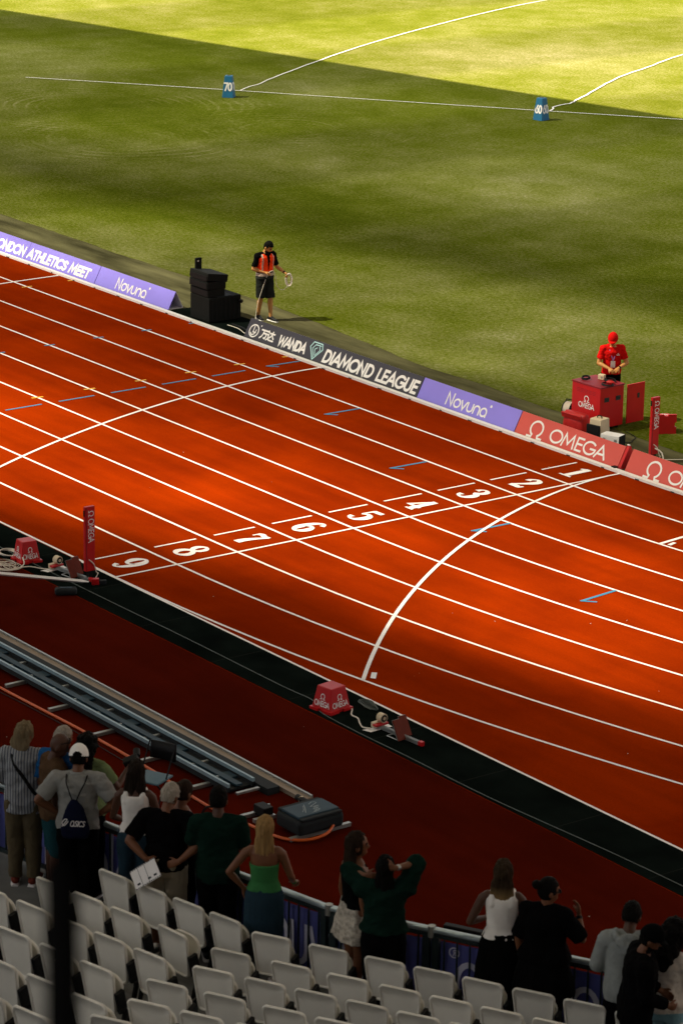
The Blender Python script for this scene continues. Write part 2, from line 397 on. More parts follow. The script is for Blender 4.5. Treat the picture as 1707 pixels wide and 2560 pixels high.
# olive run-off strip and the grass
inner = lane(-.12, -80, 2.6, .04)
def grass_edge(j=0.0):
    out = []
    x = -80.0
    while x < 0:
        y = 2.42 if x < -14 else (2.42 - .5 * min(1, (x + 14) / 5.0))
        out.append((x, y + .10 * noise.noise((x * .55, 3.1, 0)) + .04 * noise.noise((x * 3.1, 1.1, 0)))); x += .25
    r = RK - 1.95
    for a in range(0, 90): out.append((r * math.sin(a * .03), CY - r * math.cos(a * .03) + .04 * noise.noise((a * .9, 0, 0))))
    return out
ge = grass_edge()
struct(MB().poly([(x, y, .004) for x, y in inner] + [(-80, 73.2, .004)]).build('turf_runoff_strip', M_strip))
struct(MB().poly([(x, y, .009) for x, y in ge] + [(-80, 71.0, .009)]).build('infield_grass', M_grass))

# white kerb, raised
kb = MB(); ki = lane(-.10, -80, 1.2, .02); ko = lane(0, -80, 1.2, .02)
H = .05
kb.strip([(x, y, H) for x, y in ki], [(x, y, H) for x, y in ko]); kb.strip([(x, y, H) for x, y in ko], [(x, y, 0.002) for x, y in ko]); kb.strip([(x, y, 0.002) for x, y in ki], [(x, y, H) for x, y in ki])
tag(kb.build('track_kerb', M_white), 'low white raised kerb along the inside of lane 1', 'kerb')
fo = MB()  # dark blocks standing in for the small shadows along the kerb foot
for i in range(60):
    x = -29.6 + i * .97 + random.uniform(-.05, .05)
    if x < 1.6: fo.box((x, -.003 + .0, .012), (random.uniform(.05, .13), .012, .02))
struct(fo.build('kerb_gap_shadows', M_screen))

# lane lines and finish markings
ln = MB()
for k in range(1, 10): ln.flat(lane(k * LW, -80, 1.1, .02), .05, .004)
ln.flat([(-80, -11.0), (0.35, -11.0)], .05, .0045) if False else None
struct(ln.build('lane_lines', M_line))
struct(MB().flat([(-1, -11.006), (45, -11.006)], .052, .005).build('straight_edge_line', M_line))
def involute(k, x0):
    Rm = RK + .3; r = RK + k * LW
    def pt(s): return (s, -k * LW) if s < 0 else (r * math.sin(s / r), CY - r * math.cos(s / r))
    def Ln(s):
        x, y = pt(s); y -= CY; d = math.hypot(x, y); T = math.sqrt(max(d * d - Rm * Rm, 0)); return T - Rm * (math.atan2(x, -y) + math.acos(min(Rm / d, 1)))
    lo, hi = -30, 20
    for _ in range(60):
        m = (lo + hi) / 2
        if Ln(m) > x0: lo = m
        else: hi = m
    return pt(m)
fl = MB()
fl.flat([(0, -.02), (0, -10.98)], .05, .007)
struct(fl.build('finish_line', M_line))
struct(MB().flat([involute(k * .25, 0) for k in range(0, 37)], [.052 + .012 * min(1, k / 20) for k in range(0, 37)], .009).build('curved_start_line', M_line))
struct(MB().flat([involute(k * .25, 9.344) for k in range(0, 37)], .06, .007).build('mile_start_line', M_line))
struct(MB().flat([(-19.54, -.02), (-19.53, -1.2), (-19.45, -2.6), (-19.2, -5), (-18.8, -7.5)], .06, .007).build('relay_start_line', M_line))
lt = MB()
for k in range(9): lt.flat([(-1.0, -k * LW - .17), (-1.0, -k * LW - 1.02)], .045, .006)
lt.flat([(3.62, -2.28), (3.545, -1.66)], .07, .006); lt.flat([(3.76, -2.18), (3.71, -2.0)], .07, .006); lt.flat([(3.45, -1.22), (3.545, -1.66)], .05, .006)
struct(lt.build('lane_tick_marks', M_line))
# lane numbers in old-style figures
NUM = {
 1: [[(.32, .02, .17), (.32, .98, .17)], [(.34, .97, .05), (.2, .88, .10), (.06, .84, .07)], [(.04, .03, .06), (.60, .03, .06)]],
 2: [cr([(.13, .70, .17), (.12, .84, .10), (.30, .97, .08), (.50, .86, .16), (.50, .68, .19), (.36, .42, .12), (.10, .10, .06)], 5), cr([(.08, .07, .13), (.35, .09, .16), (.54, .06, .10), (.60, .20, .05)], 4)],
 3: [cr([(.12, .76, .15), (.16, .91, .08), (.32, .97, .07), (.50, .85, .15), (.48, .66, .15), (.26, .54, .06)], 5), cr([(.28, .53, .06), (.50, .46, .16), (.55, .27, .20), (.44, .07, .13), (.26, .02, .07), (.1, .1, .10), (.08, .24, .16)], 5)],
 4: [[(.42, .98, .07), (.04, .30, .08), (.62, .28, .09)], [(.44, .03, .16), (.44, .98, .17)], [(.26, .02, .06), (.62, .02, .06)]],
 5: [[(.13, .93, .13), (.56, .95, .12)], [(.14, .97, .07), (.11, .53, .06)], cr([(.11, .52, .06), (.30, .62, .08), (.50, .52, .16), (.56, .32, .20), (.46, .10, .14), (.28, .02, .07), (.10, .1, .10), (.07, .22, .15)], 5)],
 6: [cr([(.50, .82, .14), (.44, .95, .08), (.30, .97, .08), (.14, .80, .14), (.08, .45, .20), (.12, .18, .16), (.30, .02, .07), (.48, .14, .15), (.53, .32, .18), (.45, .52, .12), (.30, .58, .06), (.16, .46, .06)], 4)],
 7: [cr([(.05, .90, .12), (.20, .96, .13), (.40, .90, .13), (.60, .95, .08)], 4), [(.06, .97, .05), (.05, .72, .05)], cr([(.58, .93, .06), (.40, .60, .12), (.30, .28, .18), (.30, .02, .20)], 5)],
 8: [cr([(.31, .98, .07), (.14, .86, .13), (.14, .68, .14), (.31, .54, .10), (.48, .66, .12), (.48, .86, .12)], 5, True), cr([(.31, .52, .10), (.10, .38, .14), (.08, .16, .16), (.31, .02, .07), (.54, .16, .16), (.52, .38, .14)], 5, True)],
 9: None}
NUM[9] = [[(.62 - x, 1 - y, wd) for x, y, wd in st] for st in NUM[6]]
nb = MB()
for k in range(1, 10):
    yc = -(k - .5) * LW; i = 0
    for st in NUM[k]:
        i += 1
        ribbon(nb, [(-.66 + x * .55, yc - .31 + y * .63) for x, y, _ in st], [wd * .8 for _, _, wd in st], lambda x, y, l: (x, y, l), .005 + .0006 * i, cap=False)
struct(nb.build('lane_numbers', M_line))
bm_ = MB()
for x, y in ((-10.02, -.42), (-6.31, -1.65), (-2.60, -2.88), (1.265, -4.06), (5.16, -4.98)):
    t = Vector((-.02, -.83)).normalized() if x < 3 else Vector((.10, -.81)).normalized()
    a = Vector((x, y)); h = .415
    bm_.flat([tuple(a - t * h), tuple(a + t * h)], .06, .006)
    e = a + t * h; q = Vector((.18, .17))
    bm_.flat([(e.x - .02, e.y - .02), (e.x + q.x, e.y + q.y)], .05, .0065)
for k in range(1, 6): bm_.flat([(-9.98, -k * LW - .20), (-9.975, -k * LW - 1.03)], .055, .006)
for k in range(0, 5): bm_.flat([(-14.0, -k * LW - .12), (-13.97, -k * LW + (.12 if k else -.02))], .06, .0066)
struct(bm_.build('blue_track_marks', M_blue))
ym = MB()
for k in range(0, 6): ym.flat([(-10.48, -k * LW - .13), (-10.45, -k * LW + (.12 if k else -.02))], .06, .0066)
for k in range(0, 3): ym.flat([(-18.95, -k * LW - .13), (-18.92, -k * LW + (.12 if k else -.02))], .06, .0066)
ym.flat([(3.57, -1.62), (3.50, -1.40)], .05, .0068)
struct(ym.build('yellow_track_marks', M_yellow))

gs = MB()
for i in range(70):
    x = random.uniform(-8, 20); y = random.choice((random.uniform(-20, -12.2), random.uniform(-20, -12.2), random.uniform(-11, 0))); r_ = random.uniform(.006, .016); a = random.uniform(0, 6.3)
    gs.poly([(x + r_ * math.cos(a + q), y + r_ * math.sin(a + q) * .7, .011) for q in (0, 1.9, 3.6, 5.0)])
o = gs.build('scattered_grit', mat('pale_grit', (.5, .45, .4), .8)); o['kind'] = 'stuff'; o['label'] = 'pale grit specks scattered over the track and apron'
# throwing-sector lines on the grass
def tape(pts, wd, nm, label, jit=.02):
    P = cr(pts, 5); Q = []
    for i, (x, y) in enumerate(P): Q.append((x + jit * noise.noise((i * .6, 1, len(P))), y + jit * noise.noise((i * .6, 9, len(P)))))
    m = MB(); m.flat(Q, wd, .035); b0 = len(m.v)
    tag(m.build(nm, M_tape), label, 'field line')
tape([(-44.04, 13.9), (-38.98, 17.85), (-35.8, 20.2), (-31, 23.82), (-27.39, 26.63), (-20, 32.4)], .050, 'sector_line', 'straight white sector tape running past both blue distance markers', .015)
tape([(-38.46, 18.25), (-38.94, 18.94), (-39.19, 19.49), (-39.81, 20.34), (-41.11, 22.39), (-43, 25.5), (-44.73, 28.68), (-46.55, 32.49), (-48.22, 36.35), (-49.47, 39.95), (-51, 46)], .045, 'distance_arc', 'long curved white tape leading away from the 70 marker')
tape([(-30.55, 24.12), (-31.16, 24.87), (-31.37, 25.66), (-31.69, 26.11), (-32.09, 26.77), (-33.35, 28.66), (-34.49, 30.49), (-35.36, 32.31), (-36.82, 35.26), (-39, 41)], .052, 'distance_arc', 'kinked curved white tape leading away from the 60 marker', .06)

# ------------------------------------------------------------------ roof and stand terrace (cast the shade)
ROOF_H = 21.0; OFF = SUN_D * (ROOF_H / math.tan(R(SUN_EL))); NE = Vector((-.192, .981, 0)); EE = Vector((.981, .192, 0))  # unseen roof, set low to darken the stand and near track
def roof_material():
    m = bpy.data.materials.new('roof_light_mask'); m.use_nodes = True; t = m.node_tree; L = t.links.new
    for n in list(t.nodes):
        if n.type != 'OUTPUT_MATERIAL': t.nodes.remove(n)
    out = [n for n in t.nodes if n.type == 'OUTPUT_MATERIAL'][0]
    tc = nd(t, 'ShaderNodeTexCoord'); dt = nd(t, 'ShaderNodeVectorMath', operation='DOT_PRODUCT'); dt.inputs[1].default_value = NE
    L(tc.outputs['Object'], dt.inputs[0])
    nz = nd(t, 'ShaderNodeTexNoise', Scale=.09, Detail=2.0); L(tc.outputs['Object'], nz.inputs['Vector'])
    j = nd(t, 'ShaderNodeMapRange'); L(nz.outputs['Fac'], j.inputs[0])
    for i, v in enumerate((.3, .7, -.6, .6)): j.inputs[i + 1].default_value = v
    ad = nd(t, 'ShaderNodeMath', operation='ADD'); L(dt.outputs['Value'], ad.inputs[0]); L(j.outputs[0], ad.inputs[1])
    # n on the ground = n on the roof + shift; map -25..35 to 0..1
    mr = nd(t, 'ShaderNodeMapRange'); L(ad.outputs[0], mr.inputs[0]); sh = OFF.dot(NE)
    for i, v in enumerate((-25 - sh, 35 - sh, 0, 1)): mr.inputs[i + 1].default_value = v
    P = lambda n: (n + 25) / 60.0
    rp = ramp(t, [(P(-25), g(.006)), (P(-12.5), g(.004)), (P(-11.0), g(.008)), (P(-9.9), g(.03)), (P(-8.4), g(.20)), (P(-6.5), g(.26)), (P(-4.4), g(.22)), (P(-2.4), g(.13)), (P(-.8), g(.08)), (P(1.2), g(.055)), (P(2.8), g(.08)), (P(4.0), g(.19)), (P(6), g(.17)), (P(9), g(.20)), (P(12.3), g(.055)), (P(15), g(.10)), (P(19), g(.165)), (P(28), g(.155)), (P(31), g(.10))])  # transparency bands shaped to lay light and dark strips on the ground
    rp.color_ramp.interpolation = 'EASE'
    L(mr.outputs[0], rp.inputs[0])
    n2 = nd(t, 'ShaderNodeTexNoise', Scale=.22, Detail=3.0); L(tc.outputs['Object'], n2.inputs['Vector'])
    v2 = nd(t, 'ShaderNodeMapRange'); L(n2.outputs['Fac'], v2.inputs[0])
    for i, v in enumerate((.3, .7, .95, 1.45)): v2.inputs[i + 1].default_value = v
    fm = nd(t, 'ShaderNodeMath', operation='MULTIPLY'); L(rp.outputs[0], fm.inputs[0]); L(v2.outputs[0], fm.inputs[1])
    df = nd(t, 'ShaderNodeBsdfDiffuse'); df.inputs[0].default_value = (.22, .2, .17, 1)
    tr = nd(t, 'ShaderNodeBsdfTransparent'); tr.inputs[0].default_value = (.86, 1.0, .86, 1); mx = nd(t, 'ShaderNodeMixShader')
    tl = nd(t, 'ShaderNodeBsdfTranslucent'); tl.inputs[0].default_value = (.9, .82, .6, 1); m0 = nd(t, 'ShaderNodeMixShader')
    zr = nd(t, 'ShaderNodeMapRange'); L(dt.outputs['Value'], zr.inputs[0])
    for i, v in enumerate((-14 - sh, -2 - sh, 0, .05)): zr.inputs[i + 1].default_value = v
    L(zr.outputs[0], m0.inputs[0]); L(df.outputs[0], m0.inputs[1]); L(tl.outputs[0], m0.inputs[2])
    L(fm.outputs[0], mx.inputs[0]); L(m0.outputs[0], mx.inputs[1]); L(tr.outputs[0], mx.inputs[2]); L(mx.outputs[0], out.inputs[0])
    return m
ne = 31.7 - OFF.dot(NE)
rf = MB(); c0 = [EE * a + NE * b for a, b in ((-190, -48), (150, -48), (150, ne), (-190, ne))]  # rear edge cut short so light from behind reaches the seat backs
rf.poly([(p.x, p.y, ROOF_H) for p in c0])
ro = rf.build('stadium_roof', roof_material()); struct(ro)

eL = Vector((math.cos(R(12.3)), math.sin(R(12.3)), 0)); nL = Vector((-eL.y, eL.x, 0))
eR = Vector((math.cos(R(28.2)), math.sin(R(28.2)), 0)); nR = Vector((-eR.y, eR.x, 0))
def corner(a, b):      # point with n_left = a and n_right = b
    d = nL.x * nR.y - nL.y * nR.x
    return Vector(((a * nR.y - b * nL.y) / d, (nL.x * b - nR.x * a) / d, 0))
ROWN = [(-25.31, -28.28)] + [(-25.31 - .815 * k, -28.28 - .80 * k) for k in range(1, 26)]
TOPZ = [3.70, 3.86, 4.06, 4.26, 4.47, 4.69]
while len(TOPZ) < 26: TOPZ.append(TOPZ[-1] + min(.56, (TOPZ[-1] - TOPZ[-2]) + .03))
FZ = 2.90
def facet(a, b, z, ext=26.0):
    c = corner(a, b); return [c - eL * ext + Vector((0, 0, z)), c + Vector((0, 0, z)), c + eR * ext + Vector((0, 0, z))]
te = MB(); fr = facet(-24.42, -27.42, 0); prev = None
te.strip(facet(-24.42, -27.42, FZ), fr)
z = FZ; front = facet(-24.42, -27.42, FZ)
for k in range(26):
    a, b = ROWN[k]; zf = TOPZ[k] - .80
    if k: te.strip(facet(a + .47, b + .47, zf), front); front = facet(a + .47, b + .47, zf)
    bk = facet(a - .343, b - .343, zf); te.strip(bk, front); front = bk
te.strip(facet(-66, -69, TOPZ[25] - .8), front)
struct(te.build('grandstand_terrace', M_conc))
struct(MB().strip(facet(-66, -69, 14.2, 60), facet(-66, -69, 0, 60)).build('grandstand_back_wall', M_conc))

# ------------------------------------------------------------------ seats
def make_seat():
    t = thing('stadium_seat', '', 'seat', group='cream plastic folding seats of the stand')
    # backrest: rounded shell, rim and sunken back
    def outline(ws, h0, h1, rt, rb, n=6):
        w0, w1 = ws; pts = []
        for cx, cz, a0, rr in ((w1 / 2 - rt, h1 - rt, 0, rt), (-w1 / 2 + rt, h1 - rt, 90, rt), (-w0 / 2 + rb, h0 + rb, 180, rb), (w0 / 2 - rb, h0 + rb, 270, rb)):
            for i in range(n + 1): pts.append((cx + rr * math.cos(R(a0 + 90 * i / n)), cz + rr * math.sin(R(a0 + 90 * i / n))))
        return pts
    def shell(ws, h0, h1, tilt, y0, rt, rb, curve, dish, th=.03, bulge=0.0):
        m = MB(); o = outline(ws, h0, h1, rt, rb); n = len(o)
        cz = (h0 + h1) / 2
        def pt(x, z_, y): return Vector((x, y0 + y - (z_ - h0) * math.tan(R(tilt)) + curve * x * x + bulge * math.sin(math.pi * min(1, max(0, (z_ - h0) / (h1 - h0)))), z_))
        def ring(s, y): return [pt(x * s, cz + (z_ - cz) * s, y) for x, z_ in o]
        rings = [ring(.50, th), ring(.94, th), ring(1.0, th * .6), ring(1.0, -th * .1), ring(.975, -th * .35), ring(.93, -th * .35), ring(.88, dish), ring(.5, dish * 1.3)]
        for r_ in rings: m.v += r_
        for k in range(len(rings) - 1):
            for i in range(n):
                j = (i + 1) % n; m.f.append((k * n + i, (k + 1) * n + i, (k + 1) * n + j, k * n + j))
        m.f.append(tuple(range(n))); m.f.append(tuple((len(rings) - 1) * n + i for i in reversed(range(n))))
        return m
    b = shell((.355, .415), .335, .80, 9, 0, .055, .05, .25, .004)
    b.build('backrest', M_seat, t, True)
    shell((.37, .38), .37, .715, 4, .055, .11, .05, -.2, .0, .03, .035).build('seat_pan', M_seat, t, True)
    a = MB(); a.box((.226, .02, .50), (.04, .10, .20), Matrix.Rotation(R(14), 3, 'X')); a.box((.235, .07, .41), (.03, .17, .05)); a.box((.235, .02, .21), (.028, .05, .40), Matrix.Rotation(R(-16), 3, 'X'))
    bevel(a.build('bracket', M_black, t), .006)
    a = MB(); a.box((-.228, .05, .40), (.02, .16, .045)); a.box((-.228, .05, .22), (.02, .05, .36), Matrix.Rotation(R(-14), 3, 'X'))
    bevel(a.build('bracket', M_black, t), .006)
    a = MB(); a.box((0, .06, .385), (.50, .04, .04)); a.build('cross_bar', M_black, t)
    return t
ROWNAME = ['front row by the railing', 'second row from the railing', 'third row from the railing', 'fourth row from the railing', 'fifth row from the railing', 'sixth row from the railing']
SL = [[12.02, 12.53, 13.04, 13.53], [11.98, 12.49, 13.0, 13.62], [11.53, 12.03, 12.57, 13.1, 13.6, 14.12], [12.70, 13.2, 13.74, 14.26], [13.90, 14.44, 15.0], [14.62, 15.14]]
SR = [[6.65, 7.25, 7.83, 8.33, 8.82, 9.32, 9.82, 10.32, 10.82, 11.32], [6.63, 7.25, 7.82, 8.34, 8.84, 9.33, 9.83, 10.33, 10.83], [6.86, 7.38, 7.88, 8.38, 8.87, 9.36, 9.86, 10.36], [6.82, 7.39, 7.96, 8.46, 8.96, 9.46], [7.08, 7.58, 8.1, 8.6, 9.1], [7.17, 7.69, 8.2, 8.7]]
ORD = ['first', 'second', 'third', 'fourth', 'fifth', 'sixth', 'seventh', 'eighth', 'ninth', 'tenth']
seat0 = make_seat(); used = False
for k in range(6):
    a, b = ROWN[k]; zf = TOPZ[k] - .80
    for side, lst, e_, n_, nv in (('left', SL[k], eL, nL, a), ('right', SR[k], eR, nR, b)):
        ang = R(12.3 if side == 'left' else 28.2)
        for i, s in enumerate(lst):
            p = e_ * (s + .215) + n_ * (nv + .075); p.z = zf
            lab = 'cream folding seat in the %s, %s seat %s of the bend' % (ROWNAME[k], ORD[(len(lst) - 1 - i) if side == 'left' else i], side)
            rz = ang + random.uniform(-.02, .02)
            if k == 1 and side == 'left' and i == 3: rz -= .10
            if not used: o = seat0; o.location = p; o.rotation_euler = (0, 0, rz); used = True
            else: o = dup(seat0, p, rz)
            o['label'] = lab
            for ch in o.children:
                if ch.name.startswith('seat_pan'): an_ = R(random.uniform(-5, 3)); ch.rotation_euler = (an_, 0, 0); hq = Vector((0, .06, .38)); ch.location = hq - Matrix.Rotation(an_, 3, 'X') @ hq
            if k == 1 and side == 'left' and i == 3:
                for ch in o.children:
                    if ch.name.startswith('seat_pan'): ch.rotation_euler = (R(-15), 0, 0); hq = Vector((0, .09, .40)); ch.location = hq - Matrix.Rotation(R(-15), 3, 'X') @ hq
# blurred dark post close to the camera
t = thing('handrail_post', 'out of focus black post rising close in front of the lens', 'post', (39.26, -36.14, 0))
zt = 15.02
MB().tube([(0, 0, 11.0), (0, 0, zt)], .0175, 14, True).build('post', mat('matt_black_paint', (.002, .002, .002), .95, .1, 5, spec=.0), t, True)
MB().box((0, 0, 10.99), (.12, .12, .03)).build('base_plate', M_black, t)

# ------------------------------------------------------------------ railing with banner
def conv_plane(o, u, v, n):
    o, u, v, n = Vector(o), Vector(u), Vector(v), Vector(n)
    return lambda x, y, l: o + u * x + v * y + n * l
RZ = 3.75
def fence(p0, p1, label):
    p0 = Vector(p0); p1 = Vector(p1); d = p1 - p0; Ln = d.length; rz = math.atan2(d.y, d.x)
    t = thing('railing_panel', label, 'railing', (p0.x, p0.y, FZ), rz, 'railing panels along the front of the stand'); h = RZ - FZ
    o = MB().box((Ln / 2, 0, h - .025), (Ln - .03, .065, .05)).build('top_rail', M_railtop, t); bevel(o, .02, 3)
    MB().box((Ln / 2, 0, h - .075), (Ln - .02, .05, .04)).build('under_rail', M_post, t)
    MB().box((Ln / 2, 0, .08), (Ln - .02, .04, .04)).build('bottom_rail', M_post, t)
    for x in (.05, Ln - .05): MB().box((x, 0, h / 2 - .04), (.07, .06, h - .10)).build('post', M_post, t)
    n = int(Ln / .125)
    for i in range(1, n): MB().tube([(i * Ln / n, 0, .1), (i * Ln / n, 0, h - .09)], .011, 6).build('bar', M_post, t)
    c = MB(); c.tube([(Ln, 0, h - .10), (Ln, 0, h + .012)], .04, 8); c.build('clamp', M_alu, t)
    return t
kink = corner(-24.5, -27.5)
pl = [kink + eL * s for s in (-9.6, -7.2, -4.8, -2.2, 0)]; pr = [kink + eR * s for s in (0, 1.08, 3.2, 5.4, 7.6)]
LAB = ['railing panel farthest along behind the striped shirt', 'railing panel behind the men at the far end', 'railing panel behind the long haired woman in white', 'railing panel ending at the woman in green top']
for i in range(4): fence(pl[i], pl[i + 1], LAB[i])
LAB = ['short railing panel in front of the arms raised person', 'railing panel in front of the white tank top woman', 'railing panel in front of the grey hoodie', 'railing panel nearest the blue jeans woman']
for i in range(4): fence(pr[i], pr[i + 1], LAB[i])
def banner(p0, e_, n_, Ln, texts, label):
    t = thing('advertising_banner', label, 'banner', (p0.x, p0.y, FZ), math.atan2(e_.y, e_.x), 'indigo banners tied outside the railing')
    m = MB(); N = 60; rows = 5; z0, z1 = .03, .70
    for j in range(rows):
        for i in range(N + 1):
            x = Ln * i / N; y = .05 + .012 * math.sin(x * 3.1 + j * .6) + .006 * math.sin(x * 9 + j); m.v.append(Vector((x, y, z0 + (z1 - z0) * j / (rows - 1))))
    for j in range(rows - 1):
        for i in range(N): q = j * (N + 1) + i; m.f.append((q, q + 1, q + N + 2, q + N + 1))
    m.build('cloth', M_banner, t, True)
    for s, x, hh, fit in texts:
        l = MB()      # print shows through mirrored from the back
        cv = lambda X, Y, lf: Vector((x - X, min(.032, .040 + .012 * math.sin((x - X) * 3.1 + Y * 2.5) - .008) - .006 - lf, .13 + Y))
        text(l, s, cv, 0, 0, hh, .058, fit=fit, lift=.002)
        l.build('lettering', M_bannert, t)
    return t, l
# left banner reads (mirrored) from the kink towards the left, right one likewise
banner(pl[0], eL, nL, 9.6, [('vuna', 9.58, .58, 1.06), ('Novuna', 6.9, .58, 1.8), ('Novuna', 3.6, .58, 1.8)], 'indigo banner with mirrored white letters on the railing left of its bend')
bt, _ = banner(pr[0], eR, nR, 7.6, [('No', .72, .58, .60), ('Novuna', 3.15, .58, 1.85), ('Novuna', 6.2, .58, 1.85)], 'indigo banner with mirrored white letters on the railing right of its bend')
rr = MB(); cv = lambda X, Y, lf: Vector((1.31 - X, .02 - lf, .62 + Y))
ribbon(rr, arc(0, 0, .05, .05, 0, 360, 16), .012, cv, .002); text(rr, 'R', cv, -.022, -.028, .056, .010)
rr.build('registered_mark', M_bannert, bt)

# ------------------------------------------------------------------ trackside boards
BY = lambda tt: .22 + .21 * tt
BZ = lambda tt: .02 + .40 * tt
NB = Vector((0, -.40, .21)).normalized()
def bconv(x0): return lambda x, y, l: Vector((x - x0, BY(y), BZ(y))) + NB * l
def board(x0, x1, m, label, deco):
    t = thing('advertising_board', label, 'advertising board', (x0, 0, 0), 0, 'A-frame advertising boards beside the kerb')
    a, b = -.05, .93; L_ = x1 - x0
    A = lambda x: [Vector((x, BY(a), BZ(a))), Vector((x, BY(b), BZ(b))), Vector((x, BY(b) + .205, BZ(a)))]
    f = MB(); p, q = A(.006), A(L_ - .006)
    f.prism([p[0], p[1], p[1] + Vector((0, .02, -.01)), p[0] + Vector((0, .02, 0))], (L_ - .012, 0, 0)); f.build('front_panel', m, t)
    f = MB(); f.prism([p[1] + Vector((0, .021, -.008)), p[2], p[2] - Vector((0, .02, 0)), p[1] + Vector((0, .021, -.03))], (L_ - .012, 0, 0)); f.build('back_panel', M_white, t)
    f = MB(); f.prism([p[0] + Vector((0, .021, .0)), p[2] - Vector((0, .021, 0)), p[2] + Vector((0, -.025, .008)), p[0] + Vector((0, .025, .008))], (L_ - .012, 0, 0)); f.build('base_panel', M_white, t)
    if deco:
        l = MB(); deco(l, bconv(x0)); l.build('lettering', M_letter, t)
    return t
# text plane: x metres, y = fraction of board height (0.45 m per unit)
def btext(l, cv, s, xa, xb, ya, yb, wd, skew=0.0):
    """fits s between xa and xb with caps from ya to yb on a board (scaled so that strokes keep their width)"""
    kx = 1.0; h = (yb - ya) * .452
    c2 = lambda X, Y, lf: cv(X, ya + Y / .452, lf)
    text(l, s, c2, xa, 0, h, wd, skew=skew, fit=xb - xa - skew * h)
def novuna(x0, x1):
    def f(l, cv):
        k = x1 - x0
        btext(l, cv, 'Novuna', x0, x1 - .02, .13, .66, .036)
        c2 = lambda X, Y, lf: cv(x1 + .0 + X, .66 + Y / .452, lf)
        l.poly([c2(*q, .003) for q in arc(0.015, 0, .028, .028, 0, 345, 16)])
    return f
def omega_big(xo, xt0, xt1):
    def f(l, cv):
        h = .34; c2 = lambda X, Y, lf: cv(xo + X, -.02 + Y / .452, lf)
        text(l, '~', c2, 0, 0, h, .042, sx=1.25)
        btext(l, cv, 'OMEGA', xt0, xt1, .10, .63, .040)
    return f
def london(l, cv): btext(l, cv, 'LONDON ATHLETICS MEET', -22.95, -18.66, .13, .57, .062, .12)
t = board(-30.5, -21.42, M_lilac, 'lilac trackside board farthest left carrying the start of the meet name', None)
t = board(-21.42, -18.37, M_lilac, 'lilac trackside board reading LONDON ATHLETICS MEET', london)
t = board(-18.36, -15.3, M_lilac, 'lilac trackside board with white company name, nearest the black loudspeakers', novuna(-17.55, -16.27))
def wanda():
    l = MB(); cv = bconv(-12.39)
    c2 = lambda X, Y, lf: cv(-12.12 + X, .39 + Y / .452, lf)
    ribbon(l, arc(0, 0, .155, .135, 0, 360, 24), .03, c2, .003)
    ribbon(l, [(-.02, .10), (-.02, -.03), (.07, -.03)], .026, c2, .0035); ribbon(l, [(-.09, -.06), (-.03, -.10), (.05, -.06), (.07, .03)], .026, c2, .0042)
    l.poly([c2(X, Y, .003) for X, Y in arc(.19, .15, .018, .018, 0, 340, 10)])
    l.build('round_emblem', M_letter, t); l = MB()
    c3 = lambda X, Y, lf: cv(-11.86 + X, .17 + Y / .452, lf)
    text(l, 'wd', c3, 0, 0, .20, .036, sx=1.15)
    l.build('lettering', M_letter, t); l = MB()
    btext(l, cv, 'WANDA', -11.20, -10.22, .16, .58, .052, .1)
    l.build('lettering', M_letter, t); l = MB()
    btext(l, cv, 'DIAMOND LEAGUE', -9.60, -6.41, .11, .64, .060, .1)
    l.build('lettering', M_letter, t)
t = board(-12.39, -6.36, M_navy, 'dark slate trackside board reading WANDA DIAMOND LEAGUE', None)
wanda()
l = MB(); cv = bconv(-12.39); c2 = lambda X, Y, lf: cv(-10.12 + X, .0 + Y / .452, lf)
ribbon(l, [(.20, .01), (.0, .26), (.07, .375), (.36, .375), (.42, .26), (.20, .01)], .024, c2, .003)
ribbon(l, [(.20, .06), (.09, .24), (.16, .33), (.34, .33)], .020, c2, .0036, ); ribbon(l, [(.22, .12), (.17, .23), (.23, .27)], .020, c2, .0042); ribbon(l, [(.24, .10), (.35, .24), (.30, .30)], .020, c2, .0048)
l.build('diamond_emblem', M_cyan, t)
t = board(-6.35, -3.30, M_lilac, 'lilac trackside board with white company name, between slate and red boards', novuna(-5.50, -4.19))
t = board(-3.29, -.30, M_redprint, 'red trackside board with OMEGA lettering in front of the red cabinet', omega_big(-2.94, -2.32, -.70))
t = board(-.10, 2.95, M_redprint, 'red trackside board with OMEGA lettering beyond the finish line', omega_big(.40, 1.02, 2.64))
t = thing('photocell_divider', 'narrow bright red upright wedge between the two red boards', 'timing device', (-.2, 0, 0))
f = MB(); f.prism([(-.085, .20, 0), (-.085, .43, .42), (-.085, .45, .42), (-.085, .64, 0)], (.075, 0, 0)); f.build('housing', M_red, t)
f = MB(); f.box((-.055, .11, .035), (.10, .09, .07)); f.build('sensor_foot', M_black, t); f = MB(); f.box((.04, .15, .03), (.11, .05, .05)); f.build('connector', M_redD, t)
f = MB(); f.box((-.045, .425, .432), (.06, .03, .014)); f.build('top_cap', M_white, t)
# white board turned away, just entering at the right
t = thing('advertising_board', 'white panel edge leaning behind the far red board', 'advertising board', (.35, 1.25, 0), R(-30))
f = MB(); f.prism([(0, 0, 0), (0, .2, .42), (0, .22, .42), (0, .44, 0)], (1.6, 0, 0)); f.build('panel', M_white, t)
# black floor mat between the boards
struct(MB().poly([(-15.25, .13, .012), (-12.3, .13, .012), (-12.3, .75, .012), (-13.0, 1.25, .012), (-15.2, 1.15, .012)]).build('black_speaker_mat', M_mat))
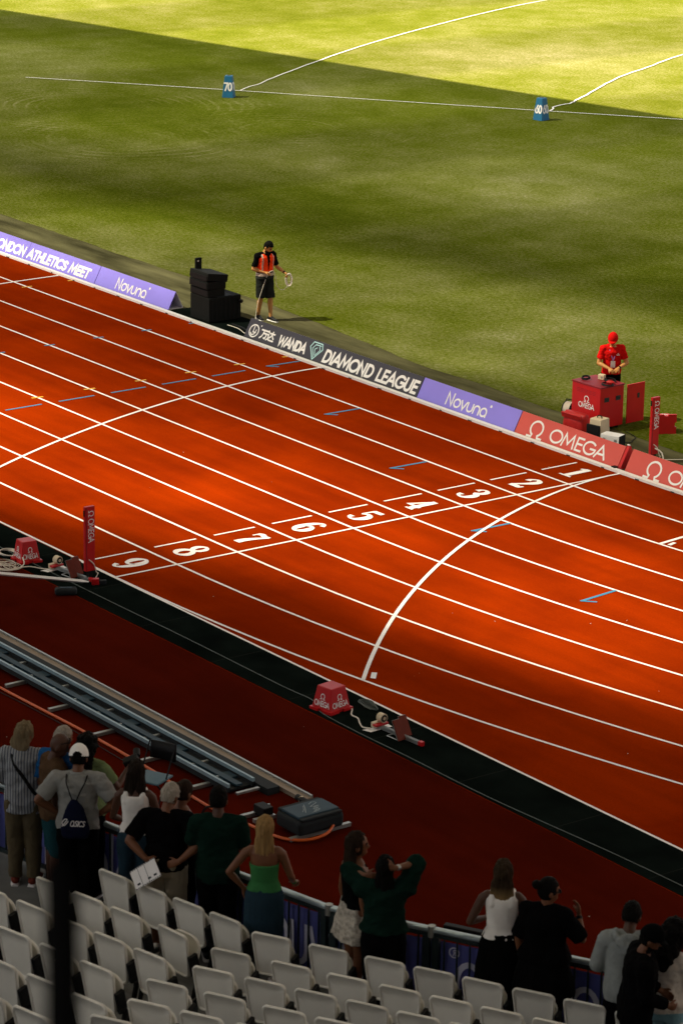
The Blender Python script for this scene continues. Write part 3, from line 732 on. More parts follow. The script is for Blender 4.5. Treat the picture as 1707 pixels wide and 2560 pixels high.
# ------------------------------------------------------------------ loudspeaker stack
t = thing('loudspeaker_stack', 'black loudspeaker stack standing between the trackside boards', 'loudspeaker', (-14.1, .66, 0.012))
bevel(MB().box((0, 0, .28), (.74, .84, .54)).build('subwoofer', M_blackm, t), .015)
g_ = MB()
for i in range(7): g_.box((.374, -.34 + i * .115, .28), (.008, .02, .46))
g_.build('grille', M_black, t)
for i, (h, tl, yy) in enumerate(((.64, 0, -.20), (.81, -3, -.20), (.98, -9, -.17))):
    o = MB().box((-.02, yy, h), (.70, .44 + .05 * i, .165), Matrix.Rotation(R(tl), 3, 'X')).build('speaker_cabinet', M_blackm, t); bevel(o, .012)
    g_ = MB().box((-.02, yy - .225 - .025 * i, h), (.64, .01, .12)).build('front_grille', M_black, o)
o = MB().box((-.33, -.24, 1.19), (.05, .16, .25)).build('signal_box', M_blackm, t); bevel(o, .01)
MB().box((-.302, -.26, 1.25), (.006, .04, .03)).build('display', mat('pale_label', (.55, .5, .45), .5), o)
MB().tube([(.40, .35, .42), (.47, .38, .42)], .04, 10).build('knob', M_black, t)
MB().box((0, 0, .556), (.70, .40, .012)).build('top_lid', M_railbase, t)
# cables lying by the stack
def cable(nm, pts, r, m, label, k=6, cat='cable'):
    return tag(MB().tube(cr(pts, k), r, 6).build(nm, m, smooth=True), label, cat)
cable('cable', [(-13.4, .62, .02), (-13.0, .60, .02), (-12.6, .5, .02), (-12.35, .44, .02)], .022, M_black, 'thick black cable running from the loudspeakers to the slate board')
cable('cable', [(-13.4, .50, .016), (-13.0, .50, .016), (-12.6, .38, .016), (-12.38, .34, .016)], .010, M_cable, 'thin pale cable beside the loudspeakers')
cable('cable', [(-15.0, .62, .016), (-14.75, .66, .016), (-14.5, .8, .016)], .012, M_cable, 'pale cable end between lilac board and loudspeakers')

# ------------------------------------------------------------------ blue distance markers
def marker(x, y, rz, digits, label):
    t = thing('distance_marker', label, 'distance marker', (x, y, .009), rz, 'blue distance markers on the grass'); h = .66
    o = MB().box((0, 0, h / 2), (.35, .35, h), None, .62).build('body', M_markerblue, t); bevel(o, .008)
    o = MB().box((0, 0, h + .004), (.10, .10, .01)).build('handle_hole', M_screen, t)
    inc = (.175 - .1085) / h
    for a in range(4):
        l = MB(); rot = Matrix.Rotation(a * math.pi / 2, 3, 'Z')
        cv = lambda X, Y, lf: rot @ Vector((X, -.176 + inc * Y - lf * 1.4, Y))
        text(l, digits, cv, -.115, .225, .22, .045, fit=.25, lift=.004)
        l.build('lettering', M_letter, t)
marker(-37.78, 17.36, R(53 - 10), '70', 'blue tapered marker box numbered 70 on the shaded grass')
marker(-29.66, 23.02, R(53 - 42), '60', 'blue tapered marker box numbered 60 at the shadow edge')

# ------------------------------------------------------------------ red equipment boxes
def red_box(x, y, rz, w, h, label):
    t = thing('equipment_box', label, 'equipment box', (x, y, .008), rz, 'red tapered boxes covering start gear')
    k = .72
    o = MB().box((0, 0, h / 2 + .02), (w, w, h - .02), None, k).build('body', M_red, t); bevel(o, .012)
    m = MB(); e = w / 2 + .025; q = w * .12; d = w / 2 - .005; ol = []
    for a in range(4):
        ca, sa = (1, 0, -1, 0)[a], (0, 1, 0, -1)[a]
        for X_, Y_ in ((e, -e), (e, -q), (d, -q), (d, q), (e, q)): ol.append((X_ * ca - Y_ * sa, X_ * sa + Y_ * ca, .004))
    m.prism(ol, (0, 0, .04)); m.build('base_flange', M_red, t)
    inc = w / 2 * (1 - k) / h
    for a in range(4):
        l = MB(); rot = Matrix.Rotation(a * math.pi / 2, 3, 'Z')
        cv = lambda X, Y, lf: rot @ Vector((X, -w / 2 + inc * (Y - .02) - .003 - lf, Y))
        text(l, 'OMEGA', cv, -w * .38, h * .24, h * .21, w * .034, fit=w * .76)
        text(l, '~', cv, -w * .115, h * .52, h * .23, w * .034, fit=w * .23)
        l.build('lettering', M_letter, t)
    return t
red_box(-1.55, -11.74, R(-7), .35, .36, 'red tapered equipment box beside white cable coils at the finish line')
red_box(6.94, -11.70, R(8), .40, .36, 'red tapered equipment box standing alone on the black matting')
t = red_box(-1.62, 2.42, R(10), .36, .36, 'red tapered equipment box tipped on its side behind the far timing post')
t.rotation_euler = (R(-90), R(0), R(62)); t.location = (-1.55, 2.55, .19)

# ------------------------------------------------------------------ timing posts
def timing_post(x, y, z0, z1, label):
    t = thing('timing_post', label, 'timing post', (x, y, 0), 0, 'red photo finish timing posts')
    h = z1 - z0
    o = MB().box((0, 0, z0 + h / 2), (.06, .185, h)).build('column', M_red, t); bevel(o, .006)
    o = MB().box((0, -.0965, z0 + h - .11), (.03, .012, .10)).build('sensor_window', M_black, t)
    MB().box((.0315, -.070, z0 + h / 2), (.004, .012, h - .02)).build('edge_groove', M_redD, t)
    l = MB(); cv = lambda X, Y, lf: Vector((.031 + lf, .012 + Y, z1 - .07 - X))   # reads downwards, tops to the right
    text(l, '~', cv, 0, -.045, .10, .015, fit=.10); text(l, 'OMEGA', cv, .14, -.045, .10, .015, fit=.40)
    l.build('lettering', M_letter, t)
    MB().box((0, 0, z0 / 2), (.05, .09, z0)).build('stand_tube', M_black, t)
    MB().box((0, 0, .014), (.34, .12, .028)).build('foot_plate', M_black, t)
    lp = MB().tube(cr([(.03, -.03, z0 + .2), (.05, .05, z0 + .12), (.06, .10, z0 - .03), (.07, .12, .12), (.07, .05, .03), (.1, -.1, .03), (.05, -.15, .03)], 5), .010, 6).build('looped_cable', M_cable, t, True)
    return t
timing_post(-.10, -11.42, .17, 1.27, 'red timing post with sideways lettering at the outer end of the finish line')
timing_post(-.22, 1.02, .17, 1.27, 'red timing post with sideways lettering behind the far red boards')
t = thing('sensor_pod', 'small red block with black socket on the mat beside the near timing post', 'sensor', (.14, -11.46, .008), R(60))
bevel(MB().box((0, 0, .05), (.12, .09, .10)).build('block', M_red, t), .006); bevel(MB().box((.12, .0, .035), (.12, .07, .07)).build('socket', M_railbase, t), .01)
t = thing('base_pod', 'rounded black weight under the end of the white boom', 'weight', (.30, -12.12, 0.0), R(60))
bevel(MB().box((0, 0, .06), (.36, .18, .11)).build('body', M_railbase, t), .045, 4); MB().box((.0, .0, .118), (.20, .05, .008)).build('label_plate', M_tealp, t)
t = thing('finish_boom', 'white boom sloping down to the near timing post', 'boom', (0, 0, 0))
a, b = Vector((.28, -11.80, .16)), Vector((.10, -13.22, .50)); d = (b - a).normalized()
MB().loft([(a - d * .12, d.cross(Vector((0, 0, 1))).normalized(), Vector((0, 0, 1)), .012, .01), (a, d.cross(Vector((0, 0, 1))).normalized(), Vector((0, 0, 1)), .038, .03), (b + d * .6, d.cross(Vector((0, 0, 1))).normalized(), Vector((0, 0, 1)), .042, .034)], 4).build('arm', M_white, t)
q = b + d * .1
MB().tube([q - Vector((0, 0, .04)), q + Vector((-.12, -.05, -.49))], .022, 8).build('leg', M_alu, t)
MB().tube([a + Vector((0, .1, -.02)), Vector((-.02, -11.62, .05))], .03, 8).build('hinge_arm', M_railbase, t)
# pale cable coils by the box
pts = []
for i in range(5):
    for a in range(0, 360, 30): pts.append((-2.06 + (.17 + .012 * i) * math.cos(R(a)) + .02 * i, -11.82 + (.13 + .008 * i) * math.sin(R(a)) + .006 * i, .02 + .008 * i))
cable('cable_coil', pts, .009, M_cable, 'neat pale cable coil behind the red box at the finish', 3)
pts = []
for i in range(9):
    c = (-1.42 + .13 * random.uniform(-1, 1), -12.18 + .1 * random.uniform(-1, 1)); r_ = random.uniform(.14, .24)
    for a in range(0, 360, 60): pts.append((c[0] + r_ * math.cos(R(a + 40 * i)), c[1] + .7 * r_ * math.sin(R(a + 40 * i)), .015 + .006 * i))
cable('cable_coil', pts, .0045, M_cable, 'tangle of thin pale wire in front of the red box', 4)
cable('cable', [(-1.9, -12.7, .02), (-1.55, -12.55, .02), (-1.2, -12.25, .03), (-1.25, -11.98, .06), (-1.38, -11.92, .14)], .011, M_cable, 'white cable looping up onto the red box at the finish')
cable('cable', [(-1.9, -12.3, .02), (-1.7, -12.45, .02), (-1.3, -12.3, .02), (-1.15, -11.95, .05), (-.98, -11.75, .02), (-.8, -11.5, .02), (-.72, -11.4, .03)], .010, M_cable, 'white cable from the coils to the nearer starting block')
cable('cable', [(6.97, -11.42, .02), (7.05, -11.44, .02), (7.16, -11.48, .02), (7.33, -11.62, .02), (7.50, -11.63, .02), (7.66, -11.72, .02), (7.83, -11.79, .02), (7.95, -11.74, .03)], .011, M_cable, 'white cable from the lone red box to the starting block')
pts = []
for i in range(6):
    c = (7.02 + .05 * i, -11.12 - .02 * i)
    for a in range(0, 360, 60): pts.append((c[0] + .14 * math.cos(R(a)), c[1] + .10 * math.sin(R(a)) * (1 - .06 * i), .014 + .004 * i))
cable('cable_coil', pts, .005, M_greycable, 'grey wire coil on the mat behind the lone red box', 4)
cable('cable', [(-6, -11.72, .014), (0.6, -11.74, .014), (3, -11.72, .014), (5.7, -11.74, .014), (6.5, -11.72, .014), (7.0, -11.92, .014), (8.0, -11.96, .014), (9.1, -11.95, .014), (11, -11.96, .014), (14, -11.82, .014), (18, -11.8, .014)], .006, M_greycable, 'thin grey wire lying along the length of the black matting', 8)
tag(MB().poly([(6.22, -10.44, .012), (6.29, -10.39, .012), (6.09, -10.21, .012), (6.03, -10.27, .012)]).build('paper_sheet', M_white), 'small white paper lying on the track beside the curved line', 'paper')

# ------------------------------------------------------------------ starting blocks
def starting_block(x, y, rz, label):
    t = thing('starting_block', label, 'starting block', (x, y, .008), rz, 'starting blocks left on the matting'); t.scale = (.9, .9, .9)
    # local x along the rail towards the runner's front
    MB().box((.45, 0, .035), (1.0, .055, .05)).build('rail', M_alu, t)
    tm = MB()
    for i in range(26): tm.box((.02 + i * .036, 0, .065), (.014, .06, .014))
    tm.build('teeth', M_alu, t)
    bevel(MB().box((.97, 0, .045), (.09, .07, .075)).build('end_cap', M_red, t), .01)
    o = MB(); o.poly([(-.12, -.28, .012), (.04, -.24, .012), (.06, .20, .012), (-.08, .22, .012)]); o.poly([(-.12, -.28, .012), (-.08, .22, .012), (-.08, .22, .0), (-.12, -.28, .0)]); o.build('anchor_plate', M_white, t)
    bevel(MB().box((0, .0, .085), (.10, .26, .04)).build('clip', M_red, t), .01)
    bevel(MB().box((-.06, .0, .075), (.08, .24, .09)).build('sensor_box', M_cream, t), .01)
    s = MB().tube([(-.06, .03, .185), (.05, .03, .185)], .075, 16).build('loudspeaker', M_cream, t, True)
    MB().tube([(.045, .03, .185), (.056, .03, .185)], .058, 16).build('cone', M_black, s, True); MB().tube([(.056, .03, .185), (.062, .03, .185)], .03, 12).build('dust_cap', M_cream, s, True)
    for sy, px in ((-1, .50), (1, .42)):
        rt = Matrix.Rotation(R(-62), 3, 'Y')
        p = MB().box((px + .05, sy * .10, .17), (.34, .145, .03), Matrix.Rotation(R(62), 3, 'Y')).build('pedal', M_brown, t)
        MB().box((px + .035, sy * .10, .168), (.34, .15, .008), Matrix.Rotation(R(62), 3, 'Y')).build('pedal_plate', M_alu, p)
        f = MB(); f.tube([(px - .15, sy * .05, .03), (px - .15, sy * .17, .03), (px + .1, sy * .17, .03), (px - .01, sy * .17, .26)], .009, 6); f.build('pedal_bracket', M_alu, p)
    return t
starting_block(-.86, -11.58, R(8), 'starting block with brown pedals beside the near timing post')
starting_block(8.0, -11.60, R(4), 'starting block with brown pedals on the mat near the lone red box')

# ------------------------------------------------------------------ camera track and dolly
t = thing('camera_dolly_track', 'long blue grey camera rail track on black sleepers beside the red apron', 'camera track', (0, 0, 0))
X0, X1 = -12.0, 9.75
MB().box(((X0 + X1) / 2 - .1, -14.075, .03), (X1 - X0, .15, .06)).build('beige_channel', M_beige, t)
MB().box(((X0 + X1) / 2 - .1, -14.02, .075), (X1 - X0, .03, .03)).build('channel_lip', M_alu, t)
MB().box(((X0 + X1) / 2 - .35, -14.30, .05), (X1 - X0 - .5, .20, .10)).build('black_trough', M_railbase, t)
for y in (-14.42, -14.83): 
    MB().box(((X0 + X1) / 2 - .5, y, .14), (X1 - X0 - .8, .036, .05)).build('rail', M_rail, t)
    MB().box(((X0 + X1) / 2 - .5, y, .08), (X1 - X0 - .8, .05, .07)).build('rail_base', M_railbase, t)
MB().box(((X0 + X1) / 2 - .5, -14.625, .095), (X1 - X0 - .9, .10, .03)).build('centre_beam', M_tealp, t)
MB().box(((X0 + X1) / 2 - .5, -14.62, .045), (X1 - X0 - .9, .37, .03)).build('bed', M_railbase, t)
for i in range(17):
    x = 9.0 - i * 1.22 / 2
    MB().box((x, -14.625, .075), (.22 if i % 2 else .05, .37, .03)).build('tray' if i % 2 else 'sleeper', M_tealp if i % 2 else M_alu, t)
for x in [10.85 - 1.22 * i for i in range(1, 16)]:
    o = MB().box((x, -15.0, .035), (.06, .34, .05)).build('outrigger_foot', M_alu, t)
    MB().tube([(x, -14.72, .1), (x, -14.72, .12)], .018, 8).build('bolt', M_alu, t)
t = thing('camera_dolly', 'low black camera dolly with dark blue lid at the end of the rails', 'camera dolly', (10.35, -14.60, 0), 0)
bevel(MB().box((0.05, 0, .15), (.56, .74, .22)).build('body', M_railbase, t), .06, 3)
bevel(MB().box((0.05, 0, .28), (.40, .66, .04)).build('lid', M_tealp, t), .012)
for s in (-1, 1): bevel(MB().box((.05 + s * .24, 0, .265), (.08, .66, .04)).build('side_panel', M_railbase, t), .012)
l = MB(); cv = lambda X, Y, lf: Vector((.05 + X, Y, .301 + lf))
pts = cr([(-.10, .05), (-.14, .12), (-.10, .17), (-.06, .10), (-.02, .02), (.0, .14), (.02, .04), (.05, .10), (.07, .0), (.10, .09), (.12, -.02), (.14, .06), (.16, -.08)], 4)
ribbon(l, pts, .006, cv, .002); ribbon(l, cr([(-.12, -.02), (0, -.08), (.12, -.16)], 5), .006, cv, .003); ribbon(l, cr([(-.08, -.06), (.02, -.12), (.08, -.18)], 5), .005, cv, .0036)
l.build('chalk_scribble', mat('chalk', (.45, .5, .52), .8), t)
o = MB().box((.28, -.0, .035), (.06, .98, .05)).build('outrigger_foot', M_alu, t); MB().box((-.5, -.35, .04), (.06, .34, .05)).build('outrigger_foot', M_alu, t)
MB().tube([(-.62, .28, .16), (-.30, .24, .18)], .045, 10).build('drive_motor', M_black, t, True); MB().tube([(-.52, .27, .165), (-.48, .268, .167)], .048, 10).build('clamp_ring', M_cream, t, True)
bevel(MB().box((-.62, -.28, .10), (.24, .16, .14)).build('control_box', M_black, t), .01); MB().box((-.745, -.28, .11), (.01, .10, .06)).build('control_panel', M_cream, t)
cable('cable', [(-8, -15.27, .02), (0, -15.27, .02), (3.5, -15.25, .02), (5.74, -15.19, .02), (7.5, -15.21, .02), (9.0, -15.30, .02), (9.86, -15.22, .02), (10.43, -15.16, .03), (10.68, -15.05, .04), (10.80, -14.87, .05), (10.80, -14.62, .07), (10.68, -14.42, .1)], .02, M_orange, 'orange cable lying along the camera rails and curling round the dolly', 8)
cable('cable', [(-8, -15.35, .01), (2, -15.36, .01), (4.4, -15.30, .01), (5.6, -15.28, .01), (7.2, -15.32, .01), (8.3, -15.18, .01)], .006, M_black, 'thin black wire trailing beside the orange cable', 8)
t = thing('folding_chair', 'black folding chair with blue grey seat standing by the camera rails', 'chair', (8.66, -15.95, 0), R(205))
bevel(MB().box((0, 0, .45), (.42, .40, .03)).build('seat', mat('blue_grey_seat', (.05, .11, .14), .5), t), .012)
m = MB()
for i in range(9):
    a = -40 + i * 10; m.v += [Vector((.24 * math.sin(R(a)) * 1.3, -.24 - .06 * math.cos(R(a)), .62)), Vector((.24 * math.sin(R(a)) * 1.3, -.26 - .06 * math.cos(R(a)), .86))]
for i in range(8): m.f.append((2 * i, 2 * i + 2, 2 * i + 3, 2 * i + 1))
o = m.build('backrest', M_black, t, True); sd = o.modifiers.new('s', 'SOLIDIFY'); sd.thickness = .02
for sx in (-1, 1):
    MB().tube([(sx * .20, .24, .01), (sx * .20, -.28, .88)], .012, 6).build('leg', M_black, t); MB().tube([(sx * .18, -.24, .01), (sx * .18, .18, .45)], .012, 6).build('leg', M_black, t)
t = tag(bevel(MB().box((14.15, -14.93, .03), (.62, .10, .05), Matrix.Rotation(R(28), 3, 'Z')).build('cable_cover', M_black), .012), 'short black cable cover on the red apron beyond the railing', 'cable cover')

# ------------------------------------------------------------------ red timing cabinet and gear beside it
t = thing('timing_cabinet', 'tall red timing cabinet with OMEGA lettering behind the red board', 'cabinet', (-2.78, 1.86, 0.004), R(2))
CW, CD, CH = .80, .62, .86
bevel(MB().box((0, 0, CH / 2 + .03), (CW, CD, CH - .06)).build('body', M_red, t), .01); bevel(MB().box((0, 0, CH + .012), (CW + .03, CD + .03, .03)).build('top', M_redD, t), .012)
l = MB(); cv = lambda X, Y, lf: Vector((X, -CD / 2 - lf, Y))
text(l, 'OMEGA', cv, -.20, .40, .095, .018, fit=.44); text(l, '~', cv, -.05, .52, .12, .018, fit=.14); l.build('lettering', M_letter, t)
v = MB()
for r_ in range(3):
    for i in range(5): v.box((-.22 + i * .11, -CD / 2 - .002, .70 + r_ * .03), (.085, .006, .006))
v.build('vent_slots', M_redD, t)
for y in (-.14, .16):
    o = MB().box((CW / 2 + .003, y, .62), (.01, .12, .09)).build('recessed_handle', M_screen, t); MB().box((CW / 2 + .012, y, .625), (.008, .07, .03)).build('grip', M_post, o)
o = bevel(MB().box((CW / 2 + .02, CD / 2 + .30, .46), (.025, .46, .78)).build('open_door', M_red, t), .008); MB().box((CW / 2 + .036, CD / 2 + .36, .60), (.008, .055, .10)).build('handle', M_screen, o)
for i, (x, y) in enumerate(((-.3, -.25), (.3, -.25), (-.3, .25), (.3, .25))): MB().tube([(x, y, 0), (x, y, .04)], .03, 8).build('caster', M_black, t)
def coil(name, c, r0, turns, r, m, label, rot=None):
    pts = []
    for i in range(turns * 12):
        a = i * 30; rr_ = r0 * (1 - .03 * (i // 12) + .05 * noise.noise((i * .2, c[0], 0))); p = Vector((rr_ * math.cos(R(a)), rr_ * .8 * math.sin(R(a)), .006 * (i / 12)))
        if rot is not None: p = rot @ p
        pts.append(Vector(c) + p)
    return tag(MB().tube(cr(pts, 2), r, 5).build(name, m, smooth=True), label, 'cable')
TZ = CH + .035
coil('cable_coil', (-3.02, 1.75, TZ + .02), .09, 5, .011, M_black, 'tangled black cable on the left end of the cabinet top', Matrix.Rotation(R(14), 3, 'X'))
coil('cable_coil', (-2.62, 2.02, TZ + .02), .12, 5, .011, M_black, 'round black cable coil at the back of the cabinet top')
coil('cable_coil', (-2.44, 1.80, TZ + .01), .13, 3, .010, M_black, 'loose black cable on the right end of the cabinet top')
t = thing('adapter_box', 'small cream socket box on the cabinet top between the cables', 'socket box', (-2.84, 2.0, TZ), R(20))
bevel(MB().box((0, 0, .05), (.13, .09, .10)).build('body', M_cream, t), .008); MB().tube([(.02, -.046, .05), (.02, -.05, .05)], .02, 10).build('socket', M_alu, t)
t = thing('connector_pouch', 'small bright red pouch on the cabinet top under his hands', 'pouch', (-2.47, 1.90, TZ), R(30))
bevel(MB().ell((0, 0, .035), (.09, .05, .035)).build('body', M_redbag, t, True), .002)
t = thing('equipment_bag', 'slumped bright red bag leaning against the front of the red cabinet', 'bag', (-2.63, 1.20, .004), R(6))
m = MB(); secs = []
for z_, a, b in ((.0, .27, .13), (.12, .28, .14), (.26, .27, .12), (.36, .28, .10), (.40, .26, .05)): secs.append((Vector((.01 * z_, 0, z_)), Vector((1, 0, 0)), Vector((0, 1, 0)), a, b))
m.loft(secs, 20, pw=4.0); o = m.build('body', M_redbag, t, True)
MB().box((0, -.13, .34), (.50, .04, .10), Matrix.Rotation(R(20), 3, 'X')).build('flap', M_redbag, t); MB().tube([(-.05, -.16, .10), (0, -.165, .07), (.05, -.16, .10)], .012, 6).build('buckle_strap', M_white, t)
t = thing('transit_case', 'cream transit case with black handle and black end beside the red bag', 'case', (-2.02, 1.22, .004), R(12))
bevel(MB().box((0, .05, .21), (.30, .30, .40), None, .88).build('body', M_cream, t), .012); MB().tube(cr([(-.05, .05, .41), (-.04, .05, .45), (.04, .05, .45), (.05, .05, .41)], 4), .012, 6).build('handle', M_black, t)
bevel(MB().box((0, -.14, .17), (.30, .05, .28)).build('front_cover', M_black, t), .008)
t = thing('transit_case', 'low white flight case with metal latches behind the red board end', 'case', (-1.45, 1.10, .004), R(20))
bevel(MB().box((0, 0, .13), (.40, .24, .25)).build('body', M_white, t), .01)
for x in (-.12, .12): MB().box((x, -.124, .15), (.05, .01, .08)).build('latch', M_alu, t)
MB().box((.204, 0, .13), (.008, .24, .25)).build('edge_trim', M_black, t)
t = thing('cable_reel', 'black cable reel wound with cream cable at the end of the red cabinet', 'cable reel', (-3.52, 1.80, .004), R(15))
rot = Matrix.Rotation(R(90), 3, 'Y')
for x in (-.085, .085): MB().tube([(x - .008, 0, .17), (x + .008, 0, .17)], .155, 18).build('flange', M_black, t, True)
m = MB(); pts = []
for i in range(5): m.tube([(-.075 + i * .033, .13 * math.cos(a * .3927), .17 + .13 * math.sin(a * .3927)) if False else (-.07 + i * .035, .128 * math.cos(a * .3927), .17 + .128 * math.sin(a * .3927)) for a in range(17)], .018, 6)
m.build('wound_cable', M_cable, t, True)
MB().tube([(-.085, -.02, .30), (-.085, 0, .36), (.085, 0, .36), (.085, -.02, .30)], .012, 6).build('handle', M_black, t)
cable('cable', [(-2.1, 2.0, .02), (-1.7, 1.9, .02), (-1.55, 1.7, .02), (-1.45, 1.55, .02), (-1.55, 1.45, .02)], .008, M_black, 'thin black wire on the turf between cabinet and flight case')
cable('cable', [(-.16, 1.0, .3), (-.05, 1.08, .22), (.02, 1.05, .05), (-.1, .95, .02)], .013, M_cable, 'pale cable looping down behind the far timing post')
cable('cable', [(-.2, 1.3, .02), (.1, 1.75, .02), (.6, 2.2, .02), (1.4, 2.5, .02)], .007, M_cable, 'thin pale wire running off across the turf beyond the far timing post')
# ------------------------------------------------------------------ people
def solid(mb, name, vox, mats, smooth_it=3, disp=0.0, dscale=9.0, grain=None, dseed=0.0):
    """fuse overlapping shapes of a buffer into one continuous surface"""
    me = mb.mesh(name); o = bpy.data.objects.new(name, me); col.objects.link(o)
    r = o.modifiers.new('r', 'REMESH'); r.mode = 'VOXEL'; r.voxel_size = vox
    if smooth_it: s = o.modifiers.new('s', 'SMOOTH'); s.iterations = smooth_it; s.factor = .5
    dg = bpy.context.evaluated_depsgraph_get(); dg.update()
    m2 = bpy.data.meshes.new_from_object(o.evaluated_get(dg)); m2.name = name
    o.modifiers.clear(); o.data = m2; bpy.data.meshes.remove(me)
    if disp:
        gx, gy, gz = grain or (1, 1, 1)
        ns = [v.normal.copy() for v in m2.vertices]
        for v, n in zip(m2.vertices, ns):
            q = Vector((v.co.x * gx, v.co.y * gy, v.co.z * gz)) * dscale + Vector((dseed, dseed * .7, 0))
            v.co += n * (disp * noise.noise(q) + .5 * disp * noise.noise(q * 2.3))
    m2.materials.clear()
    for m in (mats if isinstance(mats, (list, tuple)) else [mats]): m2.materials.append(m)
    for p in m2.polygons: p.use_smooth = True
    return o

SKIN = {'sunny': (0.50, 0.225, 0.065), 'fair': (0.19, 0.078, 0.038), 'tan': (0.15, 0.055, 0.022), 'brown': (0.070, 0.026, 0.012), 'dark': (0.07, 0.033, 0.02)}  # sunny: skin colour lightened to carry the brighter light across the track
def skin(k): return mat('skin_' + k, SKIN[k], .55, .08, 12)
def cloth(n, c, bump=.35): return mat(n, c, .95, .16, 5, bump, 28, spec=.03)
M_eye = mat('eye_dark', (.02, .015, .012), .3); M_lip = mat('lip', (.24, .06, .045), .5)
FD = Vector((-math.sin(0.927568), math.cos(0.927568), 0)); RD = Vector((math.cos(0.927568), math.sin(0.927568), 0))

